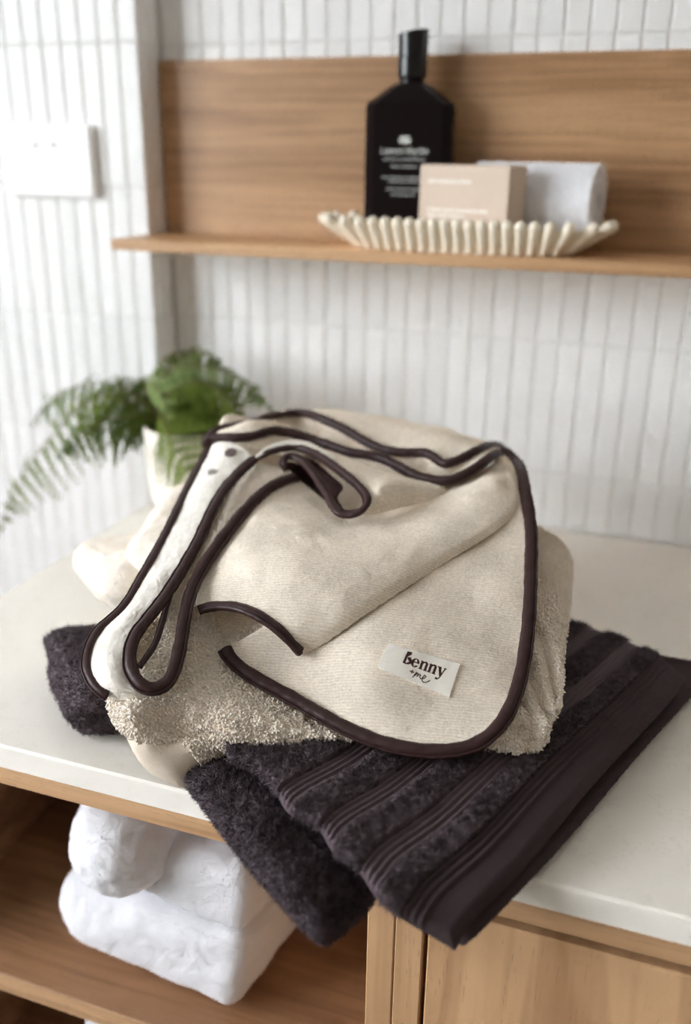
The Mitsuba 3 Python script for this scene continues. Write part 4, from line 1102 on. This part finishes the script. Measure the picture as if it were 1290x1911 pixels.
# sewn label
scene['label_cloth'] = {'type': 'twosided', 'bsdf': {'type': 'bumpmap', 'arbitrary': mikit.proc(lambda p, n, uv: dr.sin(p.x * 7000) * dr.sin((p.y + p.z) * 7000), eps=1e-4), 'scale': 0.00008,
                        'bsdf': plastic((0.88, 0.845, 0.77), 0.7, 0.2)}}
scene['label_ink'] = plastic((0.045, 0.018, 0.016), 0.6, 0.2)
lc = np.array([[0.4079, -0.4692, 0.0937], [0.4529, -0.4598, 0.0819], [0.4510, -0.4778, 0.0678], [0.4056, -0.4826, 0.0824]])
ftop = fa.vertices[: len(fa.vertices) // 2]
fq = sth(ftop)
from scipy.interpolate import LinearNDInterpolator
flap_h = LinearNDInterpolator(fq[:, :2], fq[:, 2])


def on_label(a, b, lift):
    """A point of the label, a along its length and b up its height, both from 0 to 1, lying on the flap."""
    a, b = np.asarray(a)[..., None], np.asarray(b)[..., None]
    p = (lc[3] * (1 - a) + lc[2] * a) * (1 - b) + (lc[0] * (1 - a) + lc[1] * a) * b
    q = sth(p)
    q[..., 2] = flap_h(q[..., :2]) + lift
    return xyz(q)


ga, gb = np.meshgrid(np.linspace(0, 1, 49), np.linspace(0, 1, 25), indexing='ij')
sc_a = 0.006 * np.sin(gb * 60) * ((ga < 0.01) | (ga > 0.99))
sc_b_ = 0.012 * np.sin(ga * 130) * ((gb < 0.01) | (gb > 0.99))
tp = on_label((ga + sc_a).ravel(), (gb + sc_b_).ravel(), 0.0013)
bt = on_label((ga + sc_a).ravel(), (gb + sc_b_).ravel(), 0.0002)
ix = np.arange(49 * 25).reshape(49, 25)
q4 = np.stack([ix[:-1, :-1], ix[1:, :-1], ix[1:, 1:], ix[:-1, 1:]], -1).reshape(-1, 4)
lf = np.vstack([q4[:, [0, 1, 2]], q4[:, [0, 2, 3]]])
br = np.r_[ix[:-1, 0], ix[-1, :-1], ix[:0:-1, -1], ix[0, :0:-1]]
b2 = np.roll(br, -1)
nv = len(tp)
lf = np.vstack([lf, lf[:, ::-1] + nv, np.c_[br, br + nv, b2 + nv], np.c_[br, b2 + nv, b2]])
add(K + '__sewn_label', trimesh.Trimesh(np.vstack([tp, bt]), lf, process=False), 'label_cloth', label='cream sewn label with brown lettering')
st = []
for s in range(46):
    for e in ((s / 46, 0.03), (s / 46, 0.97)):
        st.append((e, (e[0] + 0.011, e[1])))


def ribbonise(poly, lift=0.0015):
    """A flat shape drawn in label units (x 0 to 2.17 along, y 0 to 1 up), laid on the label."""
    out = []
    for g in getattr(poly, 'geoms', [poly]):
        if g.is_empty:
            continue
        g = shapely.segmentize(g, 0.03)
        m = trimesh.creation.extrude_polygon(g, 1.0, engine='earcut')
        v = m.vertices
        lo = on_label(v[:, 0] / 2.17, v[:, 1], 0.0012)
        hi = on_label(v[:, 0] / 2.17, v[:, 1], lift)
        m.vertices = np.where((v[:, 2] > 0.5)[:, None], hi, lo)
        out.append(m)
    return out


def stroke(pts, w):
    """A pen stroke through the points; w is one width or a width per point."""
    q = spline(np.c_[np.asarray(pts, float), np.broadcast_to(np.asarray(w, float), len(pts))], 26)
    return shapely.union_all([sg.LineString(q[k:k + 2, :2]).buffer(abs(q[k:k + 2, 2].mean()) / 2) for k in range(len(q) - 1)])


# heavy serif lettering, then the thin script below
X = 0.62
glyphs = [
    shapely.union_all([sg.Polygon([(X, 0.90), (X + 0.14, 0.90), (X + 0.135, 0.83), (X + 0.06, 0.72), (X + 0.055, 0.45), (X - 0.01, 0.45)]),
                       stroke([(X + 0.165, 0.70), (X + 0.115, 0.66), (X + 0.19, 0.595), (X + 0.15, 0.50), (X + 0.06, 0.475)], [0.03, 0.075, 0.085, 0.06, 0.03])]),
]


def letter_e(x):
    o = sg.Point(0, 0).buffer(1, 24)
    o = shapely.affinity.scale(o, 0.115, 0.150, origin=(0, 0))
    i = shapely.affinity.scale(sg.Point(0, 0).buffer(1, 24), 0.045, 0.122, origin=(0, 0))
    g = o.difference(i).union(sg.box(-0.05, 0.005, 0.09, 0.032)).difference(sg.box(0.035, -0.07, 0.2, 0.004))
    return shapely.affinity.translate(g, x + 0.115, 0.60)


def letter_n(x):
    return shapely.union_all([sg.box(x + 0.015, 0.46, x + 0.085, 0.74), sg.box(x - 0.005, 0.46, x + 0.105, 0.485), sg.box(x - 0.005, 0.715, x + 0.07, 0.74),
                              stroke([(x + 0.075, 0.66), (x + 0.125, 0.725), (x + 0.175, 0.715), (x + 0.19, 0.64)], [0.02, 0.045, 0.06, 0.07]),
                              sg.box(x + 0.155, 0.46, x + 0.225, 0.66), sg.box(x + 0.135, 0.46, x + 0.245, 0.485)])


def letter_y(x):
    return shapely.union_all([sg.Polygon([(x + 0.0, 0.74), (x + 0.085, 0.74), (x + 0.165, 0.50), (x + 0.115, 0.44)]), sg.box(x - 0.015, 0.718, x + 0.11, 0.74),
                              stroke([(x + 0.225, 0.73), (x + 0.15, 0.50), (x + 0.105, 0.385), (x + 0.05, 0.36)], [0.03, 0.03, 0.03, 0.05]),
                              sg.Point(x + 0.045, 0.365).buffer(0.035), sg.box(x + 0.165, 0.718, x + 0.255, 0.74)])


glyphs += [letter_e(X + 0.21), letter_n(X + 0.46), letter_n(X + 0.72), letter_y(X + 0.98)]
glyphs += [stroke([(0.90, 0.285), (1.00, 0.285)], 0.026).union(stroke([(0.95, 0.235), (0.95, 0.335)], 0.026)),
           stroke([(1.02, 0.13), (1.075, 0.30), (1.055, 0.20), (1.10, 0.30), (1.135, 0.31), (1.12, 0.19), (1.17, 0.30), (1.205, 0.31), (1.20, 0.20), (1.25, 0.19), (1.34, 0.25), (1.37, 0.30), (1.335, 0.34), (1.29, 0.28), (1.285, 0.17), (1.34, 0.11), (1.44, 0.16), (1.50, 0.24)], 0.026)]
from shapely import affinity
for k, g in enumerate(glyphs):
    ms = ribbonise(g)
    add(numbered(K + '__sewn_label__letter'), cat(*ms), 'label_ink')
tag(K, 'beige hooded towel with dark brown satin edges and sewn label, on top of the pile', 'towel')

# ------------------------------------------------------------------ white towels in the cabinet
SHZ = -0.238


def white_towel(key, balls, label, seed, n=40000, amp=0.0030):
    m = blob(balls, 0.0024, 16)
    m = vnoise(m, amp, 38, seed, 3)
    vis = lambda p, nn: (p[:, 1] < -0.30) & (nn[:, 2] > -0.5)
    add(key + '__body', cat(m, tufts(m, n, 0.0017, 0.00035, seed, 0.7, vis)), 'terry_white', smooth=True)
    tag(key, label, 'towel', 'white towels in the open cabinet')


white_towel('white_bath_towel', [[(0.170, -0.464, SHZ + 0.0405, 0.037), (0.294, -0.488, SHZ + 0.0185, 0.015), (0.300, -0.484, SHZ + 0.061, 0.014), (0.330, -0.27, SHZ + 0.020, 0.015), (0.330, -0.27, SHZ + 0.060, 0.014), (0.150, -0.26, SHZ + 0.039, 0.035)]],
            'white towel at the bottom of the stack on the cabinet shelf', 71)
white_towel('white_bath_towel_001', [[(0.218, -0.468, SHZ + 0.109, 0.0290), (0.302, -0.484, SHZ + 0.090, 0.0125), (0.304, -0.482, SHZ + 0.124, 0.0120), (0.330, -0.28, SHZ + 0.092, 0.0125), (0.330, -0.28, SHZ + 0.124, 0.012), (0.170, -0.28, SHZ + 0.108, 0.029)]],
            'white towel in the middle of the stack on the cabinet shelf', 72)
white_towel('white_bath_towel_002', [[(0.208, -0.483, SHZ + 0.130, 0.0425), (0.216, -0.43, SHZ + 0.156, 0.036), (0.168, -0.30, SHZ + 0.158, 0.032)],
                                     [(0.235, -0.440, SHZ + 0.168, 0.020), (0.300, -0.455, SHZ + 0.157, 0.0180), (0.318, -0.425, SHZ + 0.154, 0.017), (0.320, -0.29, SHZ + 0.166, 0.022), (0.17, -0.28, SHZ + 0.166, 0.022)]],
            'white towel on top of the stack, its left edge rolled over', 73)
white_towel('white_bath_towel_003', [[(0.165, -0.440, -0.330, 0.034), (0.300, -0.440, -0.330, 0.034), (0.300, -0.28, -0.330, 0.034), (0.150, -0.26, -0.330, 0.034), (0.150, -0.440, -0.402, 0.034), (0.300, -0.440, -0.402, 0.034), (0.300, -0.28, -0.402, 0.034), (0.150, -0.26, -0.402, 0.034)]],
            'white towel showing in the gap under the cabinet shelf', 74, 12000)
